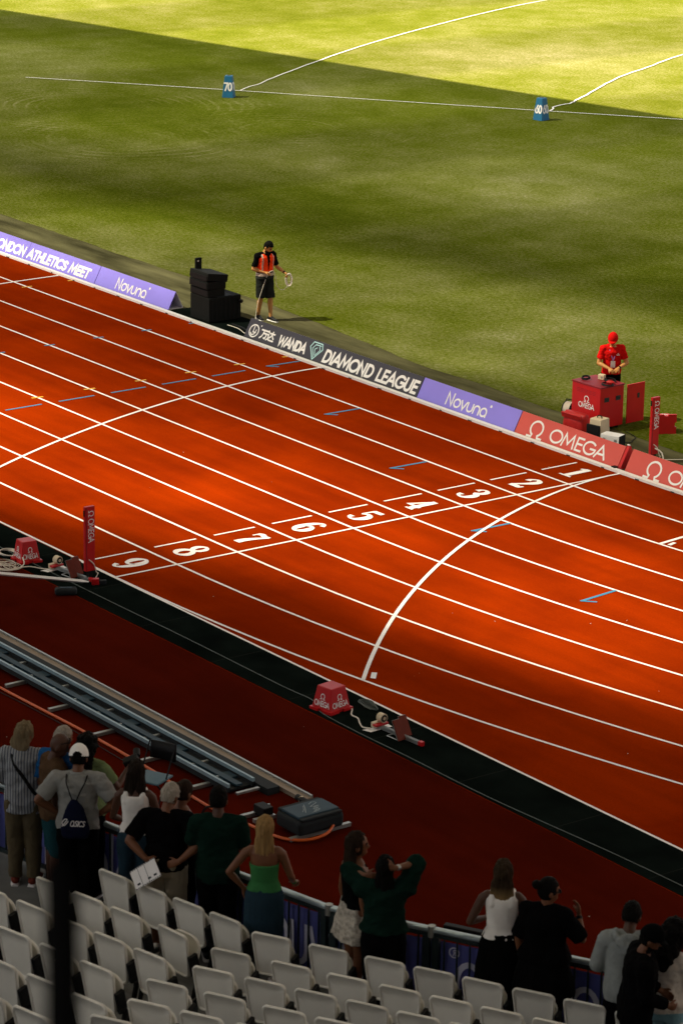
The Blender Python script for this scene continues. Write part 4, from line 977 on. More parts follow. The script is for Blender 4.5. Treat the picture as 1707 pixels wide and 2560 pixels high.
def person(label, base, Hh, turn, sk='tan', sex='m', lean=0, yaw=0, pitch=0, bw=1.0, bd=1.0, arms=None, legs=None, hair=None, wear=(), group=None, vox=.0105, beard=None):
    """turn: 0 = back to the camera, 90 = facing the right of the picture, 180 = facing the camera"""
    S = Hh / 1.75; f = FD * math.cos(R(turn)) + RD * math.sin(R(turn)); rz = math.atan2(f.y, f.x) - math.pi / 2
    X, Y, Z = Vector((1, 0, 0)), Vector((0, 1, 0)), Vector((0, 0, 1))
    Lr = Matrix.Rotation(R(-lean), 3, 'X'); piv = Vector((0, 0, .95))
    bend = lambda p: piv + Lr @ (Vector(p) - piv) if p[2] > .95 else Vector(p)
    fem = sex == 'f'
    sh = (.160 if fem else .185) * bw; wa = (.120 if fem else .145) * bw; hi = (.172 if fem else .165) * bw; ch = (.138 if fem else .165) * bw
    TS = [(.84, .15 * bw, .105), (.93, hi, .118), (1.0, hi * .97, .115), (1.10, wa, .098), (1.22, (wa + ch) / 2, .108), (1.32, ch, .118), (1.39, ch * 1.02, .105), (1.44, ch * .78, .075), (1.475, .075, .062)]
    def torso(mb, z0, z1, inf, flare=0.0, n=20, pw=2.3):
        secs = []
        zs = sorted(set([z0, z1] + [t[0] for t in TS if z0 < t[0] < z1]))
        for z_ in zs:
            for q in range(len(TS) - 1):
                if TS[q][0] <= z_ <= TS[q + 1][0] or q == len(TS) - 2: break
            u = min(1, max(0, (z_ - TS[q][0]) / (TS[q + 1][0] - TS[q][0])))
            a = TS[q][1] + (TS[q + 1][1] - TS[q][1]) * u; b = (TS[q][2] + (TS[q + 1][2] - TS[q][2]) * u) * bd
            if inf > .02 and z_ < 1.3: a = max(a, ch * .93); b = max(b, .106 * bd)      # loose cloth hangs straight from the chest
            k = inf + flare * max(0, 1.2 - z_)
            rotm = Lr if z_ > .95 else Matrix.Identity(3)
            secs.append((bend((0, .01, z_)), rotm @ X, rotm @ Y, a + k, b + k))
        mb.loft(secs, n, pw=pw); return mb
    arms = arms or {}; legs = legs or {}
    J = {}
    for s, nm in ((-1, 'L'), (1, 'R')):
        A = arms.get(nm, {})
        so_ = bend((s * sh, .0, 1.405))
        el = Vector(A['el']) if 'el' in A else bend((s * (sh + .055), -.03, 1.125))
        wr = Vector(A['wr']) if 'wr' in A else Vector((el.x - s * .01, el.y + .08, el.z - .245))
        d1 = el - so_; el = so_ + d1.normalized() * .285; d2 = wr - el; wr = el + d2.normalized() * .245
        fd = Vector(A['fd']).normalized() if 'fd' in A else (wr - el).normalized()
        pn = Vector(A.get('pn', (-s, 0, 0))); pn = (pn - fd * pn.dot(fd)).normalized()
        J[nm] = (so_, el, wr, fd, pn, A.get('curl', 28))
        G = legs.get(nm, {}); an = Vector(G.get('an', (s * .095, -.02, .08))); hp = Vector((s * .088 * bw, 0, .90))
        kn = Vector(G['kn']) if 'kn' in G else (hp + an) / 2 + Vector((0, .025, .03))
        fo_ = Vector(G.get('toe', (s * .03, .2, 0)))
        J['l' + nm] = (hp, kn, an, fo_)
    ar = (.043 if fem else .052) * (.5 + .5 * bw); lg = (.085 if fem else .088) * (.5 + .5 * bw)
    b = MB(); torso(b, .84, 1.475, 0)
    Hc = bend((0, .015, 1.47)); Hm = Lr @ Matrix.Rotation(R(-yaw), 3, 'Z') @ Matrix.Rotation(R(-pitch), 3, 'X')
    hp_ = lambda x, y, z_: Hc + Hm @ Vector((x, y, z_))
    b.tube([bend((0, .0, 1.41)), bend((0, .008, 1.48)), hp_(0, .0, .07)], [.064, .054 if fem else .060, .055], 12)
    b.ell(hp_(0, .005, .165), (.076, .096, .112), Hm, 16, 12); b.ell(hp_(0, .035, .095), (.057, .062, .062), Hm, 14, 9)
    b.ell(hp_(0, .083, .078), (.024, .018, .02), Hm); b.ell(hp_(0, .106, .128), (.015, .02, .02), Hm); b.ell(hp_(0, .098, .150), (.010, .014, .03), Hm)
    b.ell(hp_(0, .085, .175), (.045, .014, .012), Hm)
    for s in (-1, 1): b.ell(hp_(s * .079, -.005, .135), (.012, .022, .034), Hm)
    for s, nm in ((-1, 'L'), (1, 'R')):
        so_, el, wr, fd, pn, curl = J[nm]
        b.tube([so_ + (Vector((0, 0, 0)) - Vector((s * .03, 0, 0))), so_ + (el - so_) * .12, so_ + (el - so_) * .5, el], [ar * 1.12, ar * 1.1, ar, ar * .80], 12, True)
        b.tube([el, el + (wr - el) * .3, wr - (wr - el) * .08, wr], [ar * .80, ar * .84, ar * .55, ar * .54], 12, True)
        sd = fd.cross(pn).normalized(); kn_ = wr + fd * .085
        tside = -1 if (sd.dot(Vector((0, 1, 0))) + .3 * sd.dot(Vector((0, 0, 1)))) < 0 else 1   # thumb towards the front
        b.loft([(wr, sd, pn, .027, .019), (wr + fd * .045, sd, pn, .040, .017), (kn_, sd, pn, .040, .013)], 12)
        for i, (o_, ln_) in enumerate(((-.030, .066), (-.010, .080), (.010, .086), (.030, .074))):
            o_ *= tside
            c1, c2 = R(curl * (.7 + .1 * i)), R(curl * (1.7 + .12 * i)); p0 = kn_ + sd * o_ - fd * .01
            p1 = p0 + (fd * math.cos(c1) + pn * math.sin(c1)) * ln_ * .5; p2 = p1 + (fd * math.cos(c2) + pn * math.sin(c2)) * ln_ * .5
            b.tube([p0, p1, p2], [.0105, .0098, .0085], 7, True)
        t0 = wr + fd * .03 + sd * tside * .026; t1 = t0 + (fd * .6 + sd * tside * .7 + pn * .35).normalized() * .04; t2 = t1 + (fd * .8 + sd * tside * .25 + pn * .4).normalized() * .032
        b.tube([t0, t1, t2], [.014, .0115, .0095], 7, True)
        hp, kn, an, fo_ = J['l' + nm]
        b.tube([hp, hp + (kn - hp) * .25, kn - (kn - hp) * .08], [lg, lg * .98, lg * .66], 14, True)
        cm = kn + (an - kn) * .3 + Vector((0, -.012, 0))
        b.tube([kn, cm, an - (an - kn) * .15, an], [lg * .64, lg * .66, lg * .42, lg * .42], 12, True)
        fo2 = fo_.normalized()
        b.tube([Vector((an.x, an.y, an.z - .045)) - fo2 * .03, Vector((an.x, an.y, an.z - .05)) + fo2 * .09, Vector((an.x, an.y, an.z - .058)) + fo2 * .17], [.034, .036, .026], 10, True)
    body = solid(b, 'person', vox, [skin(sk), M_eye, M_lip, hair[1] if hair else M_eye], 2)
    eyes = [(hp_(s * .031, .094, .150), .016) for s in (-1, 1)]; brow = [hp_(s * .033, .096, .172) for s in (-1, 1)]; mo = hp_(0, .096, .095)
    for p in body.data.polygons:
        c = p.center
        if c.z < 1.2 and not (c - mo).length < .2: continue
        if any((c - e).length < r_ for e, r_ in eyes): p.material_index = 1
        elif (c - mo).length < .021 and abs((Hm.transposed() @ (c - mo)).z) < .010: p.material_index = 2
        elif any(abs((Hm.transposed() @ (c - e)).z) < .007 and (c - e).length < .024 for e in brow): p.material_index = 3
        elif beard and (lambda q: q.y > .0 and q.z < .085 and q.z > .02 and (abs(q.x) > .02 or q.z < .085 or q.z > .105))(Hm.transposed() @ (c - Hc)): p.material_index = 3
    body.location = base; body.rotation_euler = (0, 0, rz); body.scale = (S, S, S)
    tag(body, label, 'person', group)
    def child(mb, nm, m, vx=None, sm=2, disp=.004, ds=11, grain=None, fuse=True):
        if fuse: o = solid(mb, nm, vx or vox, m, sm, disp, ds, grain, len(label) * 1.7)
        else: o = mb.build(nm, m, None, True)
        o.parent = body; return o
    # hair ---------------------------------------------------------------
    if hair:
        st, hm = hair[0], hair[1]; h = MB()
        def cull(o, fn):
            import bmesh
            bm = bmesh.new(); bm.from_mesh(o.data); inv = Hm.transposed()
            bmesh.ops.delete(bm, geom=[q for q in bm.faces if fn(inv @ (q.calc_center_median() - Hc))], context='FACES'); bm.to_mesh(o.data); bm.free()
        if st in ('short', 'bald_grey'):
            k = .004 if st == 'bald_grey' else .012
            h.ell(hp_(0, .0, .168), (.078 + k, .099 + k, .114 + k), Hm, 18, 12)
            o = child(h, 'hair', hm, .009, 1, .008, 40)
            cull(o, lambda q: (q.y > .045 and q.z < .205) or (q.y > .005 and q.z < .13) or q.z < .085 or (abs(q.x) > .07 and q.z < .15 and q.y > -.03))
        elif st in ('long', 'mid', 'bob'):
            ln_ = {'long': .46, 'mid': .34, 'bob': .13}[st]; wd = hair[2] if len(hair) > 2 else 1.0
            h.ell(hp_(0, -.008, .165), (.090, .110, .126), Hm, 18, 12)
            secs = []; N = 7
            for i in range(N + 1):
                u = i / N; dz = .15 - (ln_ + .08) * u
                c = hp_(0, -.045 - .03 * min(1, u * 1.6), .15); c.z -= (ln_ + .06) * u; c += Lr @ Vector((0, -.012 * u, 0))
                secs.append((c, (Matrix.Rotation(R(-yaw * .6), 3, 'Z') @ X), (Matrix.Rotation(R(-yaw * .6), 3, 'Z') @ Y), wd * (.088 + .035 * math.sin(min(1, u * 1.2) * 2.6) - .045 * u * u * u), .060 - .030 * u))
            h.loft(secs, 18)
            o = child(h, 'hair', hm, .009, 2, .015, 26, (1.6, 1.6, .12))
            cull(o, lambda q: (q.y > .045 and q.z < .215 and q.z > -.2) or (q.y > .062 and q.z < .24))
        elif st == 'bun':
            h.ell(hp_(0, -.006, .168), (.086, .106, .120), Hm, 18, 12); h.ell(hp_(0, -.125, .215), (.048, .045, .045), Hm)
            o = child(h, 'hair', hm, .009, 1, .004, 30)
            cull(o, lambda q: (q.y > .05 and q.z < .205) or q.z < .07 or (q.y > .01 and q.z < .13))
        elif st == 'big':
            wd = hair[2]
            h.ell(hp_(0, -.035, .165), (.125 * wd, .135 * wd, .145 * wd), Hm, 18, 12); h.ell(hp_(0, -.075, .03), (.13 * wd, .09 * wd, .17 * wd), Hm, 16, 10); h.ell(hp_(.04, -.08, -.05), (.09 * wd, .07 * wd, .12 * wd), Hm, 16, 10)
            o = child(h, 'hair', hm, .010, 1, .028, 17)
            cull(o, lambda q: q.y > .06 and q.z < .20)
    # clothing -----------------------------------------------------------
    for g_ in wear:
        kind, m = g_[0], g_[1]; o = MB(); opt = g_[2] if len(g_) > 2 else {}
        if kind in ('tee', 'shirt', 'sweater'):
            hem = opt.get('hem', .90); sl = opt.get('sl', .62 if kind == 'tee' else 2.0); inf = opt.get('inf', .024)
            torso(o, hem, 1.465, inf, opt.get('flare', .03))
            for s, nm in ((-1, 'L'), (1, 'R')):
                so_, el, wr, *_ = J[nm]; k = ar + opt.get('sw', .022)
                e1 = so_ + (el - so_) * min(sl, 1.0)
                o.tube([so_ - Vector((s * .06, 0, -.0)), so_ + (el - so_) * .1, e1], [k * 1.18, k * 1.14, k * (1.08 if sl < 1 else .92)], 14, sl >= 1)
                if sl > 1: o.tube([el, el + (wr - el) * min(1, sl - 1)], [k * .92, k * .68], 12)
            o.tube([J['L'][0], bend((-.07, 0, 1.435)), bend((.07, 0, 1.435)), J['R'][0]], [ar + .030, .066, .066, ar + .030], 12, True); o.tube([bend((0, 0, 1.40)), bend((0, 0, 1.475))], [.10, .078], 14)
            child(o, 'shirt' if kind != 'sweater' else 'sweater', m, None, 2, opt.get('disp', .014), 9, (1, 1, 1.4))
            if opt.get('collar'):
                c = MB(); c.loft([(bend((0, .006, 1.445)), Lr @ X, Lr @ Y, .095, .085), (bend((0, .0, 1.50)), Lr @ X, Lr @ Y, .078, .074)], 18, False, False); cc = child(c, 'collar', m, fuse=False)
                sd = cc.modifiers.new('s', 'SOLIDIFY'); sd.thickness = .012
        elif kind == 'tank':
            hem = opt.get('hem', .98); top = opt.get('top', 1.37)
            torso(o, hem, top, .012)
            for s in (-1, 1):
                sx = s * ch * opt.get('sx', .52); r_ = opt.get('sr', .024)
                o.tube([bend((sx, -.074, top - .06)), bend((sx, -.058, 1.41)), bend((sx, -.02, 1.432)), bend((sx, .06, 1.43)), bend((sx * .95, .085, top - .06))], [r_ * 1.1, r_ * 1.0, r_ * .8, r_, r_ * 1.1], 10, True)
            child(o, 'top', m, .009, 2, .005, 9)
        elif kind in ('trousers', 'shorts'):
            inf = opt.get('inf', .020); to = opt.get('to', 1.75 if kind == 'trousers' else .80)
            torso(o, .83, opt.get('waist', 1.03), inf - .006)
            for nm in ('L', 'R'):
                hp, kn, an, _f = J['l' + nm]; k = lg + inf
                e1 = hp + (kn - hp) * min(1, to)
                o.tube([hp + Vector((0, 0, .02)), hp + (kn - hp) * .3, e1], [k * 1.02, k * 1.0, k * (.90 if to < 1 else .80)], 16, to >= 1)
                if to > 1: o.tube([kn, kn + (an - kn) * .5, kn + (an - kn) * min(1.06, to - .75)], [k * .80, k * opt.get('calf', .72), k * opt.get('cuff', .62)], 14)
            child(o, kind, m, None, 2, opt.get('disp', .009), 10, (1, 1, .8))
        elif kind in ('skirt', 'dress'):
            z0 = opt.get('z0', .5); zt = opt.get('zt', 1.06); fl = opt.get('fl', .22)
            if kind == 'dress': torso(o, .95, 1.465, .04, .04)
            o.loft([(Vector((0, .01, zt)), X, Y, wa + .03 * bw, .11 * bd + .01), (Vector((0, .005, .95)), X, Y, hi + .02, .13 * bd), (Vector((0, 0, (z0 + .95) / 2)), X, Y, (hi + fl) / 2 + .02, (.13 + fl * .75) / 2 + .01), (Vector((0, 0, z0)), X, Y, fl, fl * .75)], 22)
            if kind == 'dress':
                o.tube([J['L'][0], bend((-.07, 0, 1.435)), bend((.07, 0, 1.435)), J['R'][0]], [ar + .034, .070, .070, ar + .034], 12, True); o.tube([bend((0, 0, 1.40)), bend((0, 0, 1.475))], [.10, .08], 14)
            if kind == 'dress' and opt.get('sl'):
                for s, nm in ((-1, 'L'), (1, 'R')):
                    so_, el, *_ = J[nm]; k = ar + .028
                    o.tube([so_ - Vector((s * .05, 0, 0)), so_ + (el - so_) * opt['sl']], [k * 1.3, k * 1.1], 14)
            child(o, kind, m, None, 2, opt.get('disp', .014), 10, (1, 1, .25))
        elif kind == 'shoes':
            for nm in ('L', 'R'):
                hp, kn, an, fo_ = J['l' + nm]; f2 = fo_.normalized(); q = Vector((an.x, an.y, an.z - .035))
                o2 = MB(); o2.tube([q - f2 * .045 + Vector((0, 0, .01)), q + f2 * .02 + Vector((0, 0, .012)), q + f2 * .11 - Vector((0, 0, .012)), q + f2 * .19 - Vector((0, 0, .020))], [.043, .047, .043, .034], 12, True); so2 = child(o2, 'shoe', m, .009, 1, .002)
                s2 = MB(); b_ = q - Vector((0, 0, .042)); sd2 = Vector((f2.y, -f2.x, 0)); s2.loft([(b_ - f2 * .09, sd2, Z, .034, .014), (b_ - f2 * .05, sd2, Z, .044, .014), (b_ + f2 * .1, sd2, Z, .048, .014), (b_ + f2 * .22, sd2, Z, .034, .014)], 10, pw=4); s_ = s2.build('sole', opt.get('sole', M_white), so2)
        elif kind == 'hood':
            c = MB()
            for i in range(9):
                a = math.pi * (i / 8) ; c.ell(bend((.125 * math.cos(a), -.075 - .105 * math.sin(a), 1.50 - .105 * math.sin(a))), (.036, .036, .045), None, 10, 7)
            c.ell(bend((0, -.135, 1.43)), (.105, .045, .085)); c.ell(bend((0, -.185, 1.37)), (.07, .03, .06)); child(c, 'hood', m, .009, 3, .008, 12)
        elif kind == 'cap':
            c = MB(); c.ell(hp_(0, .002, .172), (.100, .120, .126), Hm, 20, 12); cp = child(c, 'cap', m, .009, 1, .001)
            import bmesh
            bm = bmesh.new(); bm.from_mesh(cp.data); inv = Hm.transposed()
            bmesh.ops.delete(bm, geom=[q for q in bm.faces if (lambda v: v.z < .168 or (opt.get('strap') and v.y < -.05 and abs(v.x) < .045 and v.z < .215 - v.x * v.x * 12))(inv @ (q.calc_center_median() - Hc))], context='FACES'); bm.to_mesh(cp.data); bm.free()
            br = MB(); pts = []
            for i in range(13):
                a = R(-68 + 136 * i / 12); pts.append(hp_(.098 * math.sin(a), .030 + .088 * math.cos(a), .176))
            out_ = [hp_(.082 * math.sin(R(-68 + 136 * i / 12)), .052 + .122 * math.cos(R(-68 + 136 * i / 12)), .156) for i in range(13)]
            br.strip(out_, pts); bo = br.build('brim', m, cp, True); sd = bo.modifiers.new('s', 'SOLIDIFY'); sd.thickness = .006
        elif kind == 'strap':
            c = MB(); c.tube(cr([bend((-ch * .62, .10, 1.40)), bend((-ch * .60, -.02, 1.475)), bend((-ch * .42, -.125, 1.36)), bend((ch * .3, -.135, 1.18)), bend((ch * .85, -.10, 1.02)), bend((ch * 1.1, .0, .95))], 5), .018, 8, flat=.35); child(c, 'strap', m, fuse=False)
        elif kind == 'vest':
            torso(o, opt.get('hem', .93), 1.455, .036, .02)
            vo = child(o, 'safety_vest', [m, opt['tape'], opt['low']], None, 2, .004, 9)
            import bmesh
            bm = bmesh.new(); bm.from_mesh(vo.data); dead = []
            for q in bm.faces:
                c = q.calc_center_median(); lx, z_ = abs(c.x), c.z
                if (c.y > 0 and z_ > 1.10 and lx < .006 + (z_ - 1.10) * .12) or (z_ > 1.43 and lx < .075) or (z_ > 1.16 and lx > ch * 1.16): dead.append(q); continue
                if z_ < 1.085: q.material_index = 2
                if .985 < z_ < 1.045: q.material_index = 1
                if z_ >= 1.085 and abs(lx - ch * .80) < .014: q.material_index = 1
            bmesh.ops.delete(bm, geom=dead, context='FACES'); bm.to_mesh(vo.data); bm.free()
            sd = vo.modifiers.new('s', 'SOLIDIFY'); sd.thickness = .006
        elif kind == 'glasses':
            zz, yy = opt.get('z', .150), opt.get('y', .104); c = MB()
            for s in (-1, 1):
                c.ell(hp_(s * .033, yy, zz), (.028, .008, .020), Hm, 10, 6); c.tube([hp_(s * .06, yy - .005, zz + .005), hp_(s * .084, .01, zz - .0 + opt.get('dz', 0))], .005, 5)
            c.tube([hp_(-.01, yy, zz + .004), hp_(.01, yy, zz + .004)], .004, 5); child(c, 'sunglasses', m, fuse=False)
        elif kind == 'wristband':
            nm = opt['side']; so_, el, wr, *_ = J[nm]; d_ = (wr - el).normalized(); c = MB(); c.tube([wr - d_ * .045, wr - d_ * .015], ar * .62, 12); child(c, 'wristband', m, fuse=False)
        elif kind == 'lanyard':
            c = MB(); c.tube(cr([bend((-.07, .0, 1.475)), bend((-.065, .10, 1.42)), bend((-.02, .150, 1.28)), bend((.0, .152, 1.22))], 4), .008, 6, flat=.5); c.tube(cr([bend((.07, .0, 1.475)), bend((.065, .10, 1.42)), bend((.02, .150, 1.28)), bend((.0, .152, 1.22))], 4), .008, 6, flat=.5); ly = child(c, 'lanyard', m, fuse=False)
            MB().box(bend((0, .158, 1.15)), (.085, .006, .13), Lr).build('badge', M_white, ly)
        elif kind == 'chest_logo':
            c = MB(); cv = lambda X_, Y_, lf: bend((-.10 + X_ * -1 + .04, .150 + lf, 1.33 + Y_)); text(c, 'OMEGA', cv, 0, 0, .016, .005, fit=.06); text(c, '~', cv, .018, .022, .024, .005, fit=.024); child(c, 'chest_logo', m, fuse=False)
    body['_j'] = [list(body.matrix_basis @ J[k][2]) for k in ('L', 'R')]
    HAND[body.name] = {k: (body.matrix_basis @ (J[k][2] + J[k][3] * .08), body.matrix_basis.to_3x3() @ J[k][4]) for k in ('L', 'R')}
    del body['_j']
    return body
HAND = {}
def hairm(n, c): return mat(n, c, .7, .35, 22, .6, 60, spec=.06, stretch=(3, 3, .3))
H_black = hairm('black_hair', (.004, .0035, .003)); H_dark = hairm('dark_brown_hair', (.022, .013, .008)); H_blonde = hairm('blonde_hair', (.36, .22, .085)); H_grey = hairm('grey_hair', (.34, .30, .25)); H_sand = hairm('sandy_hair', (.20, .15, .085))
def ombre(n, top, tip, zc, zw):
    m = hairm(n, top); t = m.node_tree; b = t.nodes['Principled BSDF']; src = b.inputs['Base Color'].links[0].from_socket
    tc = nd(t, 'ShaderNodeTexCoord'); sp = nd(t, 'ShaderNodeSeparateXYZ'); t.links.new(tc.outputs['Object'], sp.inputs[0])
    mr = nd(t, 'ShaderNodeMapRange'); t.links.new(sp.outputs[2], mr.inputs[0])
    for i, v in enumerate((zc + zw, zc - zw, 0, 1)): mr.inputs[i + 1].default_value = v
    mx = nd(t, 'ShaderNodeMix', data_type='RGBA'); t.links.new(mr.outputs[0], mx.inputs[0]); t.links.new(src, mx.inputs[6]); mx.inputs[7].default_value = (*tip, 1); t.links.new(mx.outputs[2], b.inputs['Base Color']); return m
C_black = cloth('black_cotton', (.0028, .0028, .003)); C_dkgreen = cloth('dark_green_cotton', (.0045, .017, .012)); C_grey = cloth('grey_polo_cotton', (.25, .25, .235)); C_white = cloth('white_jersey', (.80, .77, .73), .2)
C_khaki = cloth('khaki_cotton', (.10, .078, .045)); C_stone = cloth('stone_shorts', (.27, .23, .165)); C_jeans = cloth('dark_denim', (.018, .038, .055)); C_ltjean = cloth('light_denim', (.20, .36, .42)); C_blue = cloth('royal_blue_polo', (.014, .085, .23)); C_tan = cloth('brown_tee', (.08, .045, .024)); C_teal = cloth('teal_shorts', (.012, .05, .06)); C_green = cloth('green_camisole', (.040, .17, .055)); C_sage = cloth('sage_top', (.15, .20, .09)); C_hood = cloth('grey_marl_hoodie', (.24, .26, .255)); C_lace = mat('white_lace', (.42, .38, .32), .9, .55, 26, .6, 60); C_cream = cloth('cream_blouse', (.62, .56, .50)); C_navy = cloth('navy_nylon', (.008, .010, .028)); C_redtee = cloth('red_tee', (.55, .007, .006), .3); C_hiviz = cloth('orange_hi_vis', (.95, .055, .010), .2); C_tape = mat('reflective_tape', (.42, .33, .27), .4, .1, 20); C_dgrey = cloth('charcoal_shorts', (.016, .018, .016)); C_vlow = cloth('dark_mesh', (.03, .03, .028))
def striped(n, a, bcol):
    m = mat(n, a, .85, .1, 6, .3, 26); t = m.node_tree; b = t.nodes['Principled BSDF']; src = b.inputs['Base Color'].links[0].from_socket
    tc = nd(t, 'ShaderNodeTexCoord'); sp = nd(t, 'ShaderNodeSeparateXYZ'); t.links.new(tc.outputs['Object'], sp.inputs[0])
    q = nd(t, 'ShaderNodeMath', operation='MULTIPLY'); t.links.new(sp.outputs[0], q.inputs[0]); q.inputs[1].default_value = 210; s = nd(t, 'ShaderNodeMath', operation='SINE'); t.links.new(q.outputs[0], s.inputs[0])
    mr = nd(t, 'ShaderNodeMapRange'); t.links.new(s.outputs[0], mr.inputs[0])
    for i, v in enumerate((.3, .7, 0, 1)): mr.inputs[i + 1].default_value = v
    mx = nd(t, 'ShaderNodeMix', data_type='RGBA'); t.links.new(mr.outputs[0], mx.inputs[0]); t.links.new(src, mx.inputs[6]); mx.inputs[7].default_value = (*bcol, 1); t.links.new(mx.outputs[2], b.inputs['Base Color']); return m
C_stripe = striped('striped_shirt', (.29, .30, .31), (.05, .06, .09))

# the two men on the far side of the track
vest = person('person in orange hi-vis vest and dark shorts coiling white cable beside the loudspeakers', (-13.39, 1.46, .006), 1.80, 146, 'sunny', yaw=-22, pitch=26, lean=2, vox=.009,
    arms={'R': dict(el=(.27, -.02, 1.13), wr=(.06, .17, 1.06), fd=(-.8, .5, 0), pn=(0, -.3, -1), curl=40), 'L': dict(el=(-.27, .07, 1.14), wr=(-.34, .29, 1.04), fd=(-.15, .8, -.4), pn=(.8, 0, -.5), curl=55)},
    legs={'R': dict(an=(.06, -.14, .08), kn=(.09, .00, .49)), 'L': dict(an=(-.09, .12, .08), kn=(-.09, .10, .48))}, hair=('short', H_black), beard=True,
    wear=[('tee', C_black, dict(sl=.80, hem=.97, sw=.011)), ('vest', C_hiviz, dict(tape=C_tape, low=C_vlow, hem=.92)), ('shorts', C_dgrey, dict(to=.98, inf=.024)), ('shoes', M_black, dict(sole=M_white)), ('wristband', M_black, dict(side='L'))])
hl = HAND[vest.name]['L'][0]; hr = HAND[vest.name]['R'][0]
pts = []
for i in range(5):
    for a in range(0, 360, 24):
        q = RD * ((.062 + .014 * math.sin(i * 2.1)) * math.cos(R(a)) + .03) + Vector((0, 0, (.125 + .014 * math.cos(i * 1.7)) * math.sin(R(a)) - .10)) + FD * (-.03 * (i - 2) * .5); pts.append(hl + q)
tag(MB().tube(cr(pts, 2), .012, 6).build('cable_coil', M_cable, smooth=True), 'white cable coil held in the hand of the hi-vis vest wearer', 'cable')
tag(MB().tube(cr([hl + RD * .04 + Vector((0, 0, -.21)), hl - RD * .10 + Vector((0, 0, -.33)), hl - RD * .22 + Vector((0, 0, -.26)), hl - RD * .26 + Vector((0, 0, -.06)), hr + RD * .12 + Vector((0, 0, .03)), hr + RD * .02, hr - RD * .05 + Vector((0, 0, -.15)), hr - RD * .14 + Vector((0, 0, -.42)), hr - RD * .22 + Vector((0, 0, -.70)), hr - RD * .26 + Vector((0, 0, -.96)), hr - RD * .26 - FD * .1 + Vector((0, 0, -1.06))], 6), .006, 6).build('cable', M_cable, smooth=True), 'thin white cable hanging from both hands of the hi-vis vest wearer', 'cable')
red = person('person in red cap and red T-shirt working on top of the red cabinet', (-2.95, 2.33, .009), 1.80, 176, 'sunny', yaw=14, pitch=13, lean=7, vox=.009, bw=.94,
    arms={'R': dict(el=(.25, .10, 1.16), wr=(.05, .30, 1.06), fd=(-.6, .7, -.3), pn=(-.3, -.4, -1), curl=45), 'L': dict(el=(-.27, .10, 1.16), wr=(-.03, .31, 1.05), fd=(.6, .7, -.3), pn=(.3, -.4, -1), curl=45)},
    hair=('short', H_dark), wear=[('tee', C_redtee, dict(sl=.70, hem=.92, sw=.014)), ('trousers', C_black), ('shoes', M_white), ('cap', C_redtee), ('lanyard', cloth('violet_ribbon', (.30, .16, .42))), ('wristband', M_black, dict(side='L')), ('chest_logo', M_letter)])

# spectators along the railing
GR = 'spectators standing along the railing'
B = lambda x, y, z_=FZ: (x, y, z_)
person('person in striped shirt with crossbody strap and khaki trousers, sandy grey hair', B(15.48, -22.01), 1.78, 6, 'fair', yaw=30, pitch=8, group=GR, arms={'R': dict(el=(.24, .05, 1.12), wr=(.10, .22, 1.16)), 'L': dict(el=(-.24, .04, 1.12), wr=(-.14, .2, 1.0))}, hair=('bob', H_sand, .92), wear=[('shirt', C_stripe, dict(hem=.80, sl=1.9, inf=.03)), ('trousers', C_khaki, dict(inf=.026)), ('shoes', M_brown), ('strap', M_black)])
person('person in royal blue polo with cropped grey hair, hand raised to the chin', B(15.84, -21.79), 1.80, 32, 'fair', yaw=18, pitch=10, group=GR, arms={'R': dict(el=(.28, .14, 1.14), wr=(.10, .20, 1.34), fd=(-.3, -.2, 1), pn=(-.5, -.6, 0))}, hair=('bald_grey', H_grey), wear=[('tee', C_blue, dict(sl=.8)), ('trousers', C_black), ('shoes', M_black)])
person('bald person in brown T-shirt with sunglasses pushed up on the head', B(15.93, -21.93), 1.80, 72, 'brown', yaw=15, pitch=18, group=GR, hair=None, wear=[('tee', C_tan, dict(sl=.9, hem=.86)), ('shorts', C_teal, dict(to=1.0)), ('shoes', mat('yellow_trainer', (.5, .45, .02), .5)), ('glasses', M_black, dict(z=.225, y=.092, dz=-.03))])
tall = person('person with big dark hair in sage green top holding out a black camera', B(16.12, -21.64), 1.78, 18, 'brown', 'f', yaw=10, pitch=10, group=GR, arms={'R': dict(el=(.27, .10, 1.20), wr=(.30, .30, 1.28), fd=(.2, .8, .2), pn=(-1, 0, 0), curl=50)}, hair=('big', H_black, .88), wear=[('tee', C_sage, dict(sl=.7)), ('trousers', C_black), ('shoes', M_black)])
hc = HAND[tall.name]['R'][0]
t = thing('camera', 'black camera held out over the railing by the person in sage green', 'camera', hc + Vector((0, 0, .04)), R(40)); t.rotation_euler = (R(20), R(-24), R(50))
bevel(MB().box((0, 0, 0), (.16, .09, .10)).build('body', M_black, t), .012); MB().tube([(.06, .05, 0), (.06, .15, 0)], .036, 14).build('lens', M_black, t, True)
capm = person('person in white cap and grey polo, hands on hips, wearing a navy drawstring bag', B(16.40, -21.93), 1.78, 4, 'tan', pitch=16, lean=4, bw=1.14, group=GR, vox=.010,
    arms={'L': dict(el=(-.40, -.04, 1.18), wr=(-.20, .06, 1.03), fd=(.5, .6, -.3), pn=(1, 0, 0)), 'R': dict(el=(.40, -.04, 1.18), wr=(.20, .06, 1.03), fd=(-.5, .6, -.3), pn=(-1, 0, 0))}, hair=('short', H_black), wear=[('tee', C_grey, dict(sl=.80, collar=True, hem=.88)), ('trousers', C_black), ('shoes', M_black), ('cap', C_white, dict(strap=True))])
t = thing('drawstring_bag', 'navy drawstring bag with white asics lettering on the back of the grey polo', 'bag', B(16.40, -21.93), capm.rotation_euler.z)
m = MB(); secs = []
